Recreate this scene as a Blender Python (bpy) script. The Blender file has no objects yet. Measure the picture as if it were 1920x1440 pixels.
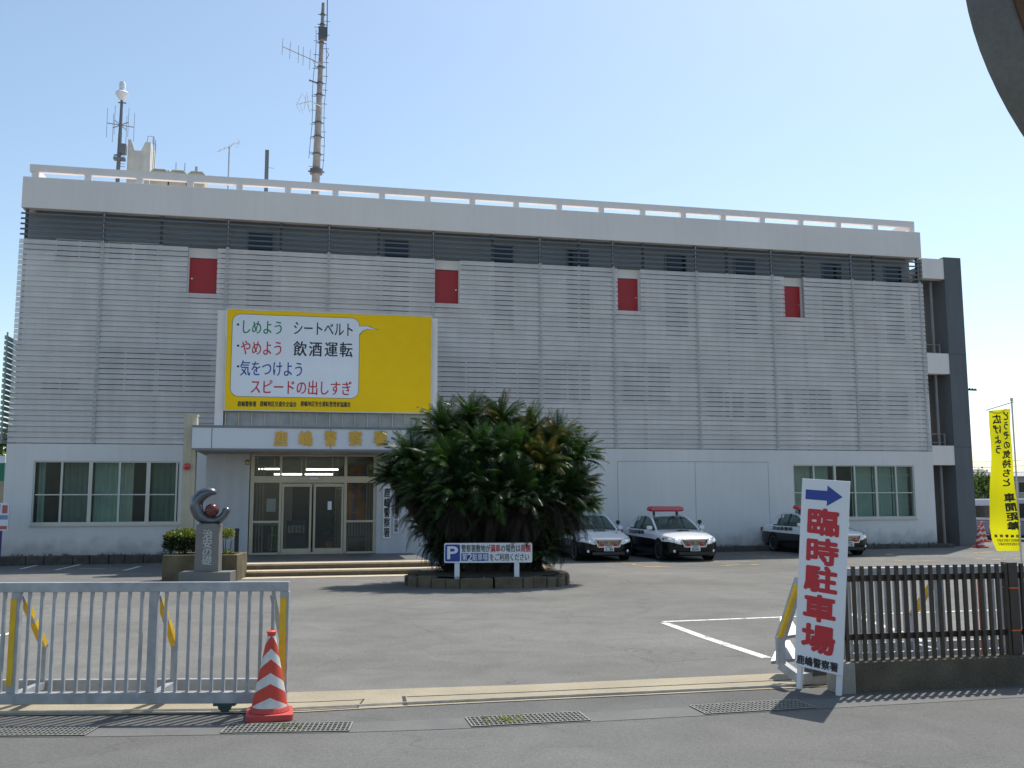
import bpy, math, random
import numpy as np
from mathutils import Vector, Matrix
R = math.radians
random.seed(11)
SC = bpy.context.scene
COL = SC.collection

# ---------------------------------------------------------------- camera, sky, sun, exposure
F_PX, PITCH, ROLL, CAM_H = 1800.0, R(6.92), R(-0.17), 1.75
cam = bpy.data.cameras.new('camera')
cam.sensor_width = 36.0
cam.lens = 36.0 * F_PX / 1920.0
cam.clip_start = 0.05
cam.clip_end = 3000
cam_ob = bpy.data.objects.new('camera', cam)
COL.objects.link(cam_ob)
cam_ob.matrix_world = Matrix.Translation((0, 0, CAM_H)) @ Matrix.Rotation(R(90) + PITCH, 4, 'X') @ Matrix.Rotation(ROLL, 4, 'Z')
SC.camera = cam_ob

SUN_DIR = Vector((0.33, 0.50, 1.0)).normalized()          # towards the sun: behind the building, to the right
sun = bpy.data.lights.new('sun', 'SUN')
sun.energy = 4.1
sun.angle = R(0.53)
sun.color = (1.0, 0.955, 0.88)
sun_ob = bpy.data.objects.new('sun', sun)
COL.objects.link(sun_ob)
sun_ob.rotation_euler = (-SUN_DIR).to_track_quat('-Z', 'Y').to_euler()

world = bpy.data.worlds.new('World')
SC.world = world
world.use_nodes = True
nt = world.node_tree
bg = nt.nodes['Background']
sky = nt.nodes.new('ShaderNodeTexSky')
sky.sky_type = 'NISHITA'
sky.sun_disc = False
sky.sun_elevation = math.asin(SUN_DIR.z)
sky.sun_rotation = math.atan2(SUN_DIR.x, SUN_DIR.y)
sky.altitude = 0
sky.air_density = 1.0
sky.dust_density = 1.0
sky.ozone_density = .6
tint = nt.nodes.new('ShaderNodeMix')                       # the camera's white balance for the whole sky
tint.data_type = 'RGBA'; tint.blend_type = 'MULTIPLY'; tint.inputs[0].default_value = 1
tint.inputs[7].default_value = (1.03, 1.055, 1.0, 1)
nt.links.new(sky.outputs[0], tint.inputs[6]); nt.links.new(tint.outputs[2], bg.inputs[0])
bg.inputs[1].default_value = 0.145

SC.view_settings.view_transform = 'Standard'
SC.view_settings.look = 'None'
SC.view_settings.exposure = 0.28
SC.view_settings.gamma = 1.0
SC.render.engine = 'CYCLES'
SC.cycles.max_bounces = 8
SC.cycles.transparent_max_bounces = 16

# ---------------------------------------------------------------- placing helpers: a photo pixel to a point of the place
_c, _s = math.cos(PITCH), math.sin(PITCH)
def ray(px, py):
    x, y = px - 960, py - 720
    cr, sr = math.cos(-ROLL), math.sin(-ROLL)
    x, y = cr * x - sr * y, sr * x + cr * y
    return Vector((x, F_PX * _c + y * _s, F_PX * _s - y * _c)) / F_PX
def at(px, py, Y):
    d = ray(px, py)
    return d * (Y / d.y) + Vector((0, 0, CAM_H))
def zg(x, y):                                              # the yard falls a little towards the building
    t = min(1, max(0, (y - 10.3) / 19.7))
    t = t * t * (3 - 2 * t) * .35 + t * .65
    return t * (-0.23 + 0.0041 * max(-20, min(20, x)))
def gp(px, py):
    z = 0
    for _ in range(12):
        d = ray(px, py)
        p = d * ((z - CAM_H) / d.z) + Vector((0, 0, CAM_H))
        z = zg(p.x, p.y)
    p.z = z
    return p
BL, BR = Vector((-16.95, 32.2)), Vector((17.3, 39.6))
BW = (BR - BL).length
BE = (BR - BL) / BW
BN = Vector((BE.y, -BE.x))
BANG = math.atan2(BE.y, BE.x)
def fac(px, py, off=0):                                    # pixel -> (u, z) on the plane 'off' metres in front of the facade
    d = ray(px, py)
    A = np.array([[d.x, -BE.x], [d.y, -BE.y]])
    P = BL + BN * off
    t, u = np.linalg.solve(A, np.array([P.x, P.y]))
    return float(u), float(CAM_H + t * d.z)
def fu(px, py, off=0): return fac(px, py, off)[0]
def fz(px, py, off=0): return fac(px, py, off)[1]
def bw(u, off, z):                                         # facade coordinates -> world
    p = BL + BE * u + BN * off
    return Vector((p.x, p.y, z))

# ---------------------------------------------------------------- materials
MATS = {}
def mat(name, col, rough=.6, metal=0, var=.12, scale=2.5, bump=0, bscale=30, streak=0, spec=.5, fine=0, coat=0, emit=0):
    if name in MATS: return MATS[name]
    m = bpy.data.materials.new(name)
    m.use_nodes = True
    n, l = m.node_tree.nodes, m.node_tree.links
    b = n['Principled BSDF']
    b.inputs['Roughness'].default_value = rough
    b.inputs['Metallic'].default_value = metal
    b.inputs['Specular IOR Level'].default_value = spec
    b.inputs['Coat Weight'].default_value = coat
    tc = n.new('ShaderNodeTexCoord')
    cur = None
    def mul(cur, fac_out, amt, dark):
        mx = n.new('ShaderNodeMix'); mx.data_type = 'RGBA'; mx.blend_type = 'MULTIPLY'
        mr = n.new('ShaderNodeMapRange')
        mr.inputs[1].default_value = .3; mr.inputs[2].default_value = .7
        mr.inputs[3].default_value = 1 - amt; mr.inputs[4].default_value = 1 + amt * (.0 if dark else .6)
        l.new(fac_out, mr.inputs[0])
        mx.inputs[0].default_value = 1
        if cur is None: mx.inputs[6].default_value = (*col, 1)
        else: l.new(cur, mx.inputs[6])
        l.new(mr.outputs[0], mx.inputs[7])
        return mx.outputs[2]
    def noise(sc, det=4, vec=None):
        t = n.new('ShaderNodeTexNoise'); t.inputs['Scale'].default_value = sc; t.inputs['Detail'].default_value = det
        l.new(vec or tc.outputs['Object'], t.inputs['Vector'])
        return t.outputs['Fac']
    if var: cur = mul(cur, noise(scale), var, False)
    if fine: cur = mul(cur, noise(bscale, 2), fine, False)
    if streak:
        mp = n.new('ShaderNodeMapping'); mp.inputs['Scale'].default_value = (3.0, 3.0, .25)
        l.new(tc.outputs['Object'], mp.inputs[0])
        cur = mul(cur, noise(1.6, 6, mp.outputs[0]), streak, True)
    if cur is None: b.inputs['Base Color'].default_value = (*col, 1)
    else: l.new(cur, b.inputs['Base Color'])
    if bump:
        bp = n.new('ShaderNodeBump'); bp.inputs['Strength'].default_value = bump; bp.inputs['Distance'].default_value = .01
        l.new(noise(bscale, 5), bp.inputs['Height']); l.new(bp.outputs[0], b.inputs['Normal'])
    if emit:
        b.inputs['Emission Color'].default_value = (*col, 1); b.inputs['Emission Strength'].default_value = emit
    MATS[name] = m
    return m
def add_rows(m, amt, sc):
    """rows of slats: tone changes from slat to slat and slowly along them"""
    n, l = m.node_tree.nodes, m.node_tree.links; b = n['Principled BSDF']
    tc = n.new('ShaderNodeTexCoord'); mp = n.new('ShaderNodeMapping'); mp.inputs['Scale'].default_value = sc
    l.new(tc.outputs['Object'], mp.inputs[0]); t = n.new('ShaderNodeTexNoise'); t.inputs['Scale'].default_value = 1; t.inputs['Detail'].default_value = 3; l.new(mp.outputs[0], t.inputs[0])
    mr = n.new('ShaderNodeMapRange'); l.new(t.outputs[0], mr.inputs[0]); mr.inputs[1].default_value = .3; mr.inputs[2].default_value = .7; mr.inputs[3].default_value = 1 - amt; mr.inputs[4].default_value = 1 + amt * .5
    mx = n.new('ShaderNodeMix'); mx.data_type = 'RGBA'; mx.blend_type = 'MULTIPLY'; mx.inputs[0].default_value = 1
    src = b.inputs['Base Color'].links[0].from_socket
    l.new(src, mx.inputs[6]); l.new(mr.outputs[0], mx.inputs[7]); l.new(mx.outputs[2], b.inputs['Base Color'])
def see_through(m, f):
    """finely perforated sheet: part of the light passes straight through"""
    n, l = m.node_tree.nodes, m.node_tree.links; out = n['Material Output']; b = n['Principled BSDF']
    tr = n.new('ShaderNodeBsdfTransparent'); mx = n.new('ShaderNodeMixShader'); mx.inputs[0].default_value = f
    l.new(b.outputs[0], mx.inputs[1]); l.new(tr.outputs[0], mx.inputs[2]); l.new(mx.outputs[0], out.inputs[0])
def add_splash(m, z0, z1, amt):
    """dirt splashed up from the ground, ragged at its upper edge"""
    n, l = m.node_tree.nodes, m.node_tree.links; b = n['Principled BSDF']
    tc = n.new('ShaderNodeTexCoord'); sp_ = n.new('ShaderNodeSeparateXYZ'); l.new(tc.outputs['Object'], sp_.inputs[0])
    t = n.new('ShaderNodeTexNoise'); t.inputs['Scale'].default_value = 2.2; t.inputs['Detail'].default_value = 8; l.new(tc.outputs['Object'], t.inputs[0])
    ad = n.new('ShaderNodeMath'); ad.operation = 'MULTIPLY_ADD'; l.new(t.outputs[0], ad.inputs[0]); ad.inputs[1].default_value = -1.1; l.new(sp_.outputs['Z'], ad.inputs[2])
    mr = n.new('ShaderNodeMapRange'); l.new(ad.outputs[0], mr.inputs[0]); mr.inputs[1].default_value = z0 - .55; mr.inputs[2].default_value = z1 - .55; mr.inputs[3].default_value = 1 - amt; mr.inputs[4].default_value = 1
    mx = n.new('ShaderNodeMix'); mx.data_type = 'RGBA'; mx.blend_type = 'MULTIPLY'; mx.inputs[0].default_value = 1
    src = b.inputs['Base Color'].links[0].from_socket
    l.new(src, mx.inputs[6]); l.new(mr.outputs[0], mx.inputs[7]); l.new(mx.outputs[2], b.inputs['Base Color'])
def leafy(name, col, col2, trans=.35, rough=.45, scale=1.2, spec=.4):
    m = bpy.data.materials.new(name); m.use_nodes = True
    n, l = m.node_tree.nodes, m.node_tree.links
    b = n['Principled BSDF']; out = n['Material Output']
    b.inputs['Roughness'].default_value = rough; b.inputs['Specular IOR Level'].default_value = spec
    tc = n.new('ShaderNodeTexCoord'); t = n.new('ShaderNodeTexNoise'); t.inputs['Scale'].default_value = scale; t.inputs['Detail'].default_value = 6
    l.new(tc.outputs['Object'], t.inputs['Vector'])
    cr = n.new('ShaderNodeValToRGB')
    cr.color_ramp.elements[0].position = .38; cr.color_ramp.elements[0].color = (*col, 1)
    cr.color_ramp.elements[1].position = .66; cr.color_ramp.elements[1].color = (*col2, 1)
    l.new(t.outputs['Fac'], cr.inputs[0]); l.new(cr.outputs[0], b.inputs['Base Color'])
    tr = n.new('ShaderNodeBsdfTranslucent'); l.new(cr.outputs[0], tr.inputs[0])
    mx = n.new('ShaderNodeMixShader'); mx.inputs[0].default_value = trans
    l.new(b.outputs[0], mx.inputs[1]); l.new(tr.outputs[0], mx.inputs[2]); l.new(mx.outputs[0], out.inputs[0])
    return m
def glass(name, tint, clear=.5, rough=.02):
    m = bpy.data.materials.new(name); m.use_nodes = True
    n, l = m.node_tree.nodes, m.node_tree.links
    b = n['Principled BSDF']; out = n['Material Output']
    b.inputs['Base Color'].default_value = (*[x * .15 for x in tint], 1); b.inputs['Roughness'].default_value = rough
    b.inputs['Specular IOR Level'].default_value = .7
    tr = n.new('ShaderNodeBsdfTransparent'); tr.inputs[0].default_value = (*tint, 1)
    mx = n.new('ShaderNodeMixShader'); mx.inputs[0].default_value = clear
    l.new(b.outputs[0], mx.inputs[1]); l.new(tr.outputs[0], mx.inputs[2]); l.new(mx.outputs[0], out.inputs[0])
    return m
def asphalt(name, col, patch=.2, crack=.5, scale=1.0):
    m = bpy.data.materials.new(name); m.use_nodes = True
    n, l = m.node_tree.nodes, m.node_tree.links
    b = n['Principled BSDF']; b.inputs['Roughness'].default_value = .88; b.inputs['Specular IOR Level'].default_value = .25
    tc = n.new('ShaderNodeTexCoord')
    def noise(sc, det, dist=0):
        t = n.new('ShaderNodeTexNoise'); t.inputs['Scale'].default_value = sc; t.inputs['Detail'].default_value = det; t.inputs['Distortion'].default_value = dist
        l.new(tc.outputs['Object'], t.inputs['Vector']); return t.outputs['Fac']
    def rng(v, a, b_, c, d):
        mr = n.new('ShaderNodeMapRange'); l.new(v, mr.inputs[0])
        for k, x in enumerate((a, b_, c, d)): mr.inputs[k + 1].default_value = x
        return mr.outputs[0]
    def mulv(a, b_):
        q = n.new('ShaderNodeMath'); q.operation = 'MULTIPLY'; l.new(a, q.inputs[0]); l.new(b_, q.inputs[1]); return q.outputs[0]
    v = rng(noise(.22 * scale, 5, .4), .3, .7, 1 - patch, 1 + patch)
    v = mulv(v, rng(noise(1.7 * scale, 6, .8), .3, .7, 1 - patch * .6, 1 + patch * .5))
    v = mulv(v, rng(noise(70, 3), .25, .75, .72, 1.28))
    v = mulv(v, rng(noise(26, 2), .25, .75, .88, 1.12))
    if crack:
        vo = n.new('ShaderNodeTexVoronoi'); vo.feature = 'DISTANCE_TO_EDGE'; vo.inputs['Scale'].default_value = .55
        ad = n.new('ShaderNodeMixRGB') if False else n.new('ShaderNodeVectorMath'); ad.operation = 'ADD'
        nz = n.new('ShaderNodeTexNoise'); nz.inputs['Scale'].default_value = 1.3; nz.inputs['Detail'].default_value = 8
        l.new(tc.outputs['Object'], nz.inputs['Vector'])
        l.new(tc.outputs['Object'], ad.inputs[0]); l.new(nz.outputs['Color'], ad.inputs[1]); l.new(ad.outputs[0], vo.inputs['Vector'])
        ck = rng(vo.outputs['Distance'], .0, .010, 1 - crack, 1)
        gate = rng(noise(.5, 3), .45, .6, 0, 1)
        q = n.new('ShaderNodeMix'); q.data_type = 'FLOAT'; l.new(gate, q.inputs[0]); q.inputs[2].default_value = 1; l.new(ck, q.inputs[3])
        v = mulv(v, q.outputs[0])
    mx = n.new('ShaderNodeMix'); mx.data_type = 'RGBA'; mx.blend_type = 'MULTIPLY'; mx.inputs[0].default_value = 1
    mx.inputs[6].default_value = (*col, 1); l.new(v, mx.inputs[7]); l.new(mx.outputs[2], b.inputs['Base Color'])
    bp = n.new('ShaderNodeBump'); bp.inputs['Strength'].default_value = .5; bp.inputs['Distance'].default_value = .006
    l.new(noise(90, 3), bp.inputs['Height']); l.new(bp.outputs[0], b.inputs['Normal'])
    return m
def worn(name, col, density=.5, scale=6):
    """road paint worn through in patches"""
    m = bpy.data.materials.new(name); m.use_nodes = True
    n, l = m.node_tree.nodes, m.node_tree.links
    b = n['Principled BSDF']; out = n['Material Output']; b.inputs['Base Color'].default_value = (*col, 1); b.inputs['Roughness'].default_value = .8
    tc = n.new('ShaderNodeTexCoord'); t = n.new('ShaderNodeTexNoise'); t.inputs['Scale'].default_value = scale; t.inputs['Detail'].default_value = 8; t.inputs['Roughness'].default_value = .7
    l.new(tc.outputs['Object'], t.inputs['Vector'])
    mr = n.new('ShaderNodeMapRange'); l.new(t.outputs['Fac'], mr.inputs[0])
    mr.inputs[1].default_value = density - .05; mr.inputs[2].default_value = density + .08
    tr = n.new('ShaderNodeBsdfTransparent'); mx = n.new('ShaderNodeMixShader')
    l.new(mr.outputs[0], mx.inputs[0]); l.new(tr.outputs[0], mx.inputs[1]); l.new(b.outputs[0], mx.inputs[2]); l.new(mx.outputs[0], out.inputs[0])
    return m

TOPSLAT = mat('top_slat_dark', (.135, .15, .16), .6, var=.12, scale=.8)  # strip under the parapet: slats, boards and supports in darker colours
WHITE_WALL = mat('white_wall_paint', (.76, .725, .70), .75, var=.07, scale=.35, streak=.05, bump=.15, bscale=60)
add_splash(WHITE_WALL, .0, .55, .35)
FASCIA = mat('fascia_paint', (.82, .755, .715), .75, var=.06, scale=.3, streak=.05)
SLAT = mat('slat_paint', (.88, .82, .78), .55, var=.06, scale=.7, streak=.10)
add_rows(SLAT, .10, (.12, .12, 5.39)); see_through(SLAT, .42); add_rows(SLAT, .10, (1.1, .1, .9))
UPWALL = mat('upper_wall_paint', (.86, .83, .80), .7, var=.08, scale=.8)
BRACKET = mat('bracket_steel', (.50, .50, .49), .5, .05, var=.1)
DARKPOST = mat('support_paint', (.42, .43, .44), .6, var=.1)
TOWER = mat('tower_grey', (.125, .135, .148), .7, var=.08, scale=.6, streak=.12)
CREAM = mat('cream_aluminium', (.52, .47, .36), .45, .2, var=.08)
COLUMN = mat('cream_column', (.55, .50, .38), .6, var=.08, streak=.22)
RED = mat('red_door_paint', (.42, .022, .028), .5, var=.06)
CHROME = mat('chrome', (.75, .75, .77), .12, 1, var=0)
STEEL = mat('galvanised_steel', (.42, .44, .47), .5, .35, var=.12, scale=8, streak=.1)
GATE = mat('gate_grey_paint', (.42, .435, .455), .5, .2, var=.16, scale=11, streak=.22)
YELLOW_TAPE = mat('yellow_tape', (.72, .44, .015), .5, var=.15, scale=9)
BROWN = mat('brown_fence_paint', (.050, .036, .027), .55, var=.2, scale=12)
CONCRETE = mat('concrete', (.30, .285, .25), .85, var=.18, scale=2, bump=.4, bscale=60, fine=.15)
MOSSY_SHADED = mat('mossy_shaded_concrete', (.108, .088, .062), .9, var=.35, scale=3, bump=.7, bscale=45, fine=.25)  # dark colour holds the moss and also the shade on the wall
GRANITE = mat('granite', (.20, .195, .185), .65, var=.08, fine=.3, bscale=160)
DARKSTONE = mat('dark_stone', (.085, .075, .065), .9, var=.35, scale=4, bump=1.0, bscale=14)
TILE = mat('step_tile', (.56, .47, .34), .75, var=.12, scale=5, fine=.1)
RISER = mat('step_riser', (.16, .125, .08), .8, var=.2, scale=5)
BRONZE = mat('grey_bronze', (.125, .14, .16), .3, .7, var=.12, scale=5)
REDBALL = mat('red_stone_ball', (.13, .035, .033), .2, var=.15, scale=20)
PANEL_W = mat('sign_white', (.74, .76, .80), .4, var=.03)
SIGN_Y = mat('sign_yellow', (.93, .57, .004), .55, var=.03, spec=.2)
BLACK = mat('black_ink', (.012, .012, .016), .5, var=0)
INK_R = mat('red_ink', (.52, .018, .03), .5, var=0)
INK_B = mat('blue_ink', (.02, .05, .30), .5, var=0)
INK_G = mat('green_ink', (.008, .20, .075), .5, var=0)
GOLD = mat('gold_letters', (.62, .36, .06), .4, .35, var=.1)
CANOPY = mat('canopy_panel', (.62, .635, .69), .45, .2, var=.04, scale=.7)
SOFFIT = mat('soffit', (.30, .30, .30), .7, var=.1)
BLACKP = mat('black_car_paint', (.006, .007, .010), .16, var=0, spec=.25, coat=.25)
WHITEP = mat('white_car_paint', (.80, .81, .83), .18, var=0, coat=1)
RUBBER = mat('tyre_rubber', (.02, .02, .02), .8, var=.2, scale=20)
ALLOY = mat('alloy_rim', (.45, .45, .46), .3, .8, var=.1)
LENS = mat('headlight_lens', (.55, .58, .62), .08, .6, var=.25, scale=25, coat=1)
REDLENS = mat('red_lens', (.50, .012, .03), .15, var=.1, coat=1)
DKGLASS = glass('car_glass', (.55, .68, .64), .55)
WINGLASS = glass('window_glass', (.84, .91, .88), .84)
DOORGLASS = glass('door_glass', (.88, .91, .89), .80)
DARKGLASS = mat('dark_window', (.010, .013, .02), .08, var=0, spec=.4)
ROOMDARK = mat('dark_room', (.22, .24, .23), .9, var=.2)
CURTAIN = mat('curtain', (.60, .74, .66), .9, var=.15, scale=2)
ALU = mat('aluminium_frame', (.50, .50, .47), .4, .4, var=.06)
CONE_R = mat('cone_red', (.62, .045, .025), .55, var=.08)
WOOD = mat('weathered_pole', (.46, .41, .38), .85, var=.25, scale=4, streak=.35, bump=.5, bscale=30)
ROOFW = mat('roof_white', (.68, .66, .61), .8, var=.1, streak=.2)
RUST = mat('rust', (.12, .055, .025), .9, var=.4, scale=14)
MIRROR_G = mat('mirror_rim_grey', (.155, .15, .135), .75, var=.2, scale=5, fine=.12, bscale=60)
MIRROR_D = mat('mirror_back_dark', (.085, .08, .072), .85, var=.45, scale=5)
SOIL = mat('soil', (.05, .04, .03), .95, var=.4, scale=8, bump=1, bscale=20)
LINE_W = worn('white_line_paint', (.72, .71, .68), .40, 9)
LINE_Y = worn('yellow_line_paint', (.56, .36, .12), .52, 3)

# ---------------------------------------------------------------- mesh builder and tagging
class MB:
    def __init__(s): s.v, s.f, s.m = [], [], []
    def add(s, vs, fs, mi=0):
        o = len(s.v); s.v += [tuple(v) for v in vs]
        for f in fs: s.f.append(tuple(i + o for i in f)); s.m.append(mi)
        return s
    def box(s, x0, x1, y0, y1, z0, z1, mi=0, M=None):
        vs = [Vector((x, y, z)) for z in (z0, z1) for y in (y0, y1) for x in (x0, x1)]
        if M is not None: vs = [M @ v for v in vs]
        return s.add(vs, [(0, 2, 3, 1), (4, 5, 7, 6), (0, 1, 5, 4), (2, 6, 7, 3), (0, 4, 6, 2), (1, 3, 7, 5)], mi)
    def bar(s, p0, p1, w, h=None, mi=0, up=(0, 0, 1)):
        p0, p1 = Vector(p0), Vector(p1); h = h or w
        d = (p1 - p0).normalized(); up = Vector(up)
        if abs(d.dot(up)) > .98: up = Vector((0, 1, 0))
        a = d.cross(up).normalized() * w / 2; b = a.cross(d).normalized() * h / 2
        vs = [p + i * a + j * b for p in (p0, p1) for i, j in ((-1, -1), (1, -1), (1, 1), (-1, 1))]
        return s.add(vs, [(3, 2, 1, 0), (4, 5, 6, 7), (0, 1, 5, 4), (1, 2, 6, 5), (2, 3, 7, 6), (3, 0, 4, 7)], mi)
    def cyl(s, p0, p1, r0, r1=None, n=10, mi=0, cap=True):
        p0, p1 = Vector(p0), Vector(p1); r1 = r0 if r1 is None else r1
        d = (p1 - p0).normalized(); up = Vector((0, 0, 1)) if abs(d.z) < .9 else Vector((1, 0, 0))
        a = d.cross(up).normalized(); b = d.cross(a)
        vs = []
        for p, r in ((p0, r0), (p1, r1)):
            for k in range(n):
                t = 2 * math.pi * k / n; vs.append(p + (a * math.cos(t) + b * math.sin(t)) * r)
        fs = [(k, (k + 1) % n, n + (k + 1) % n, n + k) for k in range(n)]
        if cap: fs += [tuple(range(n - 1, -1, -1)), tuple(range(n, 2 * n))]
        return s.add(vs, fs, mi)
    def tube(s, pts, r, n=6, mi=0):
        for a, b in zip(pts[:-1], pts[1:]): s.cyl(a, b, r, r, n, mi)
        return s
    def lathe(s, prof, n=24, c=(0, 0, 0), M=None, mi=0):
        vs = []
        for r, z in prof:
            for k in range(n):
                t = 2 * math.pi * k / n; v = Vector((r * math.cos(t), r * math.sin(t), z))
                vs.append((M @ v if M is not None else v) + Vector(c))
        fs = []
        for i in range(len(prof) - 1):
            for k in range(n):
                fs.append((i * n + k, i * n + (k + 1) % n, (i + 1) * n + (k + 1) % n, (i + 1) * n + k))
        if prof[0][0] > 1e-4: fs.append(tuple(range(n - 1, -1, -1)))
        if prof[-1][0] > 1e-4: fs.append(tuple((len(prof) - 1) * n + k for k in range(n)))
        return s.add(vs, fs, mi)
    def prism(s, poly, z0, z1, mi=0, M=None):
        n = len(poly)
        vs = [Vector((x, y, z0)) for x, y in poly] + [Vector((x, y, z1)) for x, y in poly]
        if M is not None: vs = [M @ v for v in vs]
        return s.add(vs, [tuple(range(n - 1, -1, -1)), tuple(range(n, 2 * n))] + [(k, (k + 1) % n, n + (k + 1) % n, n + k) for k in range(n)], mi)
    def slab(s, poly, z, t, mi=0):                        # poly in x,z plane facing -y : flat plate from y=z to y=z+t
        n = len(poly)
        vs = [(x, z, q) for x, q in poly] + [(x, z + t, q) for x, q in poly]
        return s.add(vs, [tuple(range(n)), tuple(range(2 * n - 1, n - 1, -1))] + [((k + 1) % n, k, n + k, n + (k + 1) % n) for k in range(n)], mi)
    def grid(s, P, mi=0, close=False):                    # P[i][j] points
        n, m = len(P), len(P[0]); vs = [p for r in P for p in r]
        fs = [(i * m + j, i * m + j + 1, (i + 1) * m + j + 1, (i + 1) * m + j) for i in range(n - 1) for j in range(m - 1)]
        return s.add(vs, fs, mi)
    def build(s, name, mats, parent=None, smooth=False, bevel=0, autosm=40):
        me = bpy.data.meshes.new(name); me.from_pydata(s.v, [], s.f)
        mats = mats if isinstance(mats, (list, tuple)) else [mats]
        for m in mats: me.materials.append(m)
        if len(mats) > 1: me.polygons.foreach_set('material_index', s.m)
        if smooth:
            me.polygons.foreach_set('use_smooth', [True] * len(me.polygons))
            me.set_sharp_from_angle(angle=R(autosm))
        me.update()
        o = bpy.data.objects.new(name, me); COL.objects.link(o)
        if parent is not None: o.parent = parent
        if bevel:
            b = o.modifiers.new('bevel', 'BEVEL'); b.width = bevel; b.segments = 2; b.limit_method = 'ANGLE'; b.angle_limit = R(40)
        return o
def tag(o, label=None, cat=None, group=None, kind=None):
    if label: o['label'] = label
    if cat: o['category'] = cat
    if group: o['group'] = group
    if kind: o['kind'] = kind
    return o
def thing(name, label, cat, loc=(0, 0, 0), rz=0, group=None):
    o = bpy.data.objects.new(name, None); COL.objects.link(o)
    o.location = loc; o.rotation_euler = (0, 0, rz); o.empty_display_size = .2
    return tag(o, label, cat, group)
def kids(o): return [c for c in COL.objects if c.parent == o]
def copy_tree(o, parent=None):
    c = o.copy(); COL.objects.link(c)
    if parent is not None: c.parent = parent
    for ch in kids(o): copy_tree(ch, c)
    return c

# ---------------------------------------------------------------- writing
_GL = {}
def glyph(ch):
    if ch in _GL: return _GL[ch]
    c = bpy.data.curves.new('glyph', 'FONT'); c.body = ch; c.size = 1; c.resolution_u = 3
    o = bpy.data.objects.new('glyph', c); COL.objects.link(o)
    me = bpy.data.meshes.new_from_object(o.evaluated_get(bpy.context.evaluated_depsgraph_get()))
    vs = [tuple(v.co[:2]) for v in me.vertices]; fs = [tuple(p.vertices) for p in me.polygons]
    bpy.data.objects.remove(o); bpy.data.curves.remove(c); bpy.data.meshes.remove(me)
    _GL[ch] = (vs, fs)
    return _GL[ch]
def write(mb, text, x0, x1, z0, z1, y, mi=0, bold=.0, vertical=False, mirror=False, gap=.04, square=True):
    """lay the characters of one line (or column) into the rectangle x0..x1, z0..z1 of the plane at y, facing -y"""
    n = len(text)
    for k, ch in enumerate(text):
        if ch in ' \u3000': continue
        vs, fs = glyph(ch)
        if not vs: continue
        if vertical:
            h = (z1 - z0) / n; bx0, bx1, bz0, bz1 = x0, x1, z1 - (k + 1) * h, z1 - k * h
        else:
            w = (x1 - x0) / n; bx0, bx1, bz0, bz1 = x0 + k * w, x0 + (k + 1) * w, z0, z1
        if mirror: bx0, bx1 = x0 + x1 - bx1, x0 + x1 - bx0
        cjk = ord(ch) > 0x2000
        if cjk and square: ex0, ex1, ez0, ez1 = 0.0, 1.0, -.12, .88      # em box
        else:
            xs = [v[0] for v in vs]; zs = [v[1] for v in vs]
            ex0, ex1, ez0, ez1 = min(xs), max(xs), (0 if not cjk else min(zs)), (max(zs) if ch != '-' else .7)
            m_ = (ex1 - ex0) * gap; ex0 -= m_; ex1 += m_
        out = []
        for a, b in vs:
            fx = (a - ex0) / (ex1 - ex0); fz_ = (b - ez0) / (ez1 - ez0)
            if mirror: fx = 1 - fx
            out.append((bx0 + fx * (bx1 - bx0), y, bz0 + fz_ * (bz1 - bz0)))
        d = bold * min(bx1 - bx0, bz1 - bz0)                # weight: the strokes are thickened by shifted layers
        for q, (i, k_) in enumerate(((0, 0), (1, .6), (-1, .6), (1, -.6), (-1, -.6), (0, 1), (0, -1)) if bold > .025 else (((0, 0), (1, .4), (-1, -.4)) if bold else ((0, 0),))):
            mb.add([(a + d * i, b + .0002 * q, c + d * k_) for a, b, c in out], fs, mi)
    return mb

# ================================================================= THE SETTING
def ground_grid(xs, ys, dz): return [[(x, y, zg(x, y) + dz) for x in xs] for y in ys]
xs = [-900, -300, -120, -60] + [x for x in range(-40, 41, 4)] + [60, 120, 300, 900]
ys = [-60, -20, 0, 6, 9, 10] + [10.3 + k * .9 for k in range(1, 24)] + [36, 45, 60, 100, 200, 500, 1500]
g = MB().grid(ground_grid(xs, ys, -.02)).build('ground', mat('earth', (.16, .15, .12), .95, var=.3, scale=.3))
tag(g, kind='structure')
YARD = asphalt('yard_asphalt', (.160, .155, .142), .20, .30)
STREET = asphalt('street_asphalt', (.140, .137, .129), .16, .22)
# the edge of the pavement strip, from left to right
FRONT = [(-14, 7.75), (-6, 8.07), (-4.2, 8.17), (-1.8, 8.26), (-.9, 8.49), (2.69, 9.26), (5, 9.72), (14, 11.6)]
REAR = [(-14, 8.7), (-6, 8.85), (-4.2, 8.9), (-2.06, 9.1), (.19, 9.45), (3.28, 10.14), (6, 10.7), (14, 12.3)]
DRF = [(-14, 7.1), (-6, 7.40), (-3.2, 7.46), (-1.25, 7.57), (-.3, 7.70), (.65, 7.91), (1.6, 8.12), (2.6, 8.36), (14, 11.0)]
DRR = [(-14, 7.42), (-6, 7.70), (-3.2, 7.76), (-1.25, 7.89), (-.33, 8.06), (.59, 8.22), (1.56, 8.47), (2.51, 8.70), (14, 11.35)]
def interp(P, x):
    for (a, b), (c, d) in zip(P[:-1], P[1:]):
        if x <= c: return b + (d - b) * (x - a) / (c - a)
    return P[-1][1]
def ribbon(A, B, dz, n=60, x0=-14, x1=14):
    xs_ = [x0 + (x1 - x0) * k / n for k in range(n + 1)]
    return MB().grid([[(x, interp(A, x), zg(x, interp(A, x)) + dz) for x in xs_], [(x, interp(B, x), zg(x, interp(B, x)) + dz) for x in xs_]])
xs = [-60, -40] + [x * 2 for x in range(-14, 15)] + [40, 70]
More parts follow.
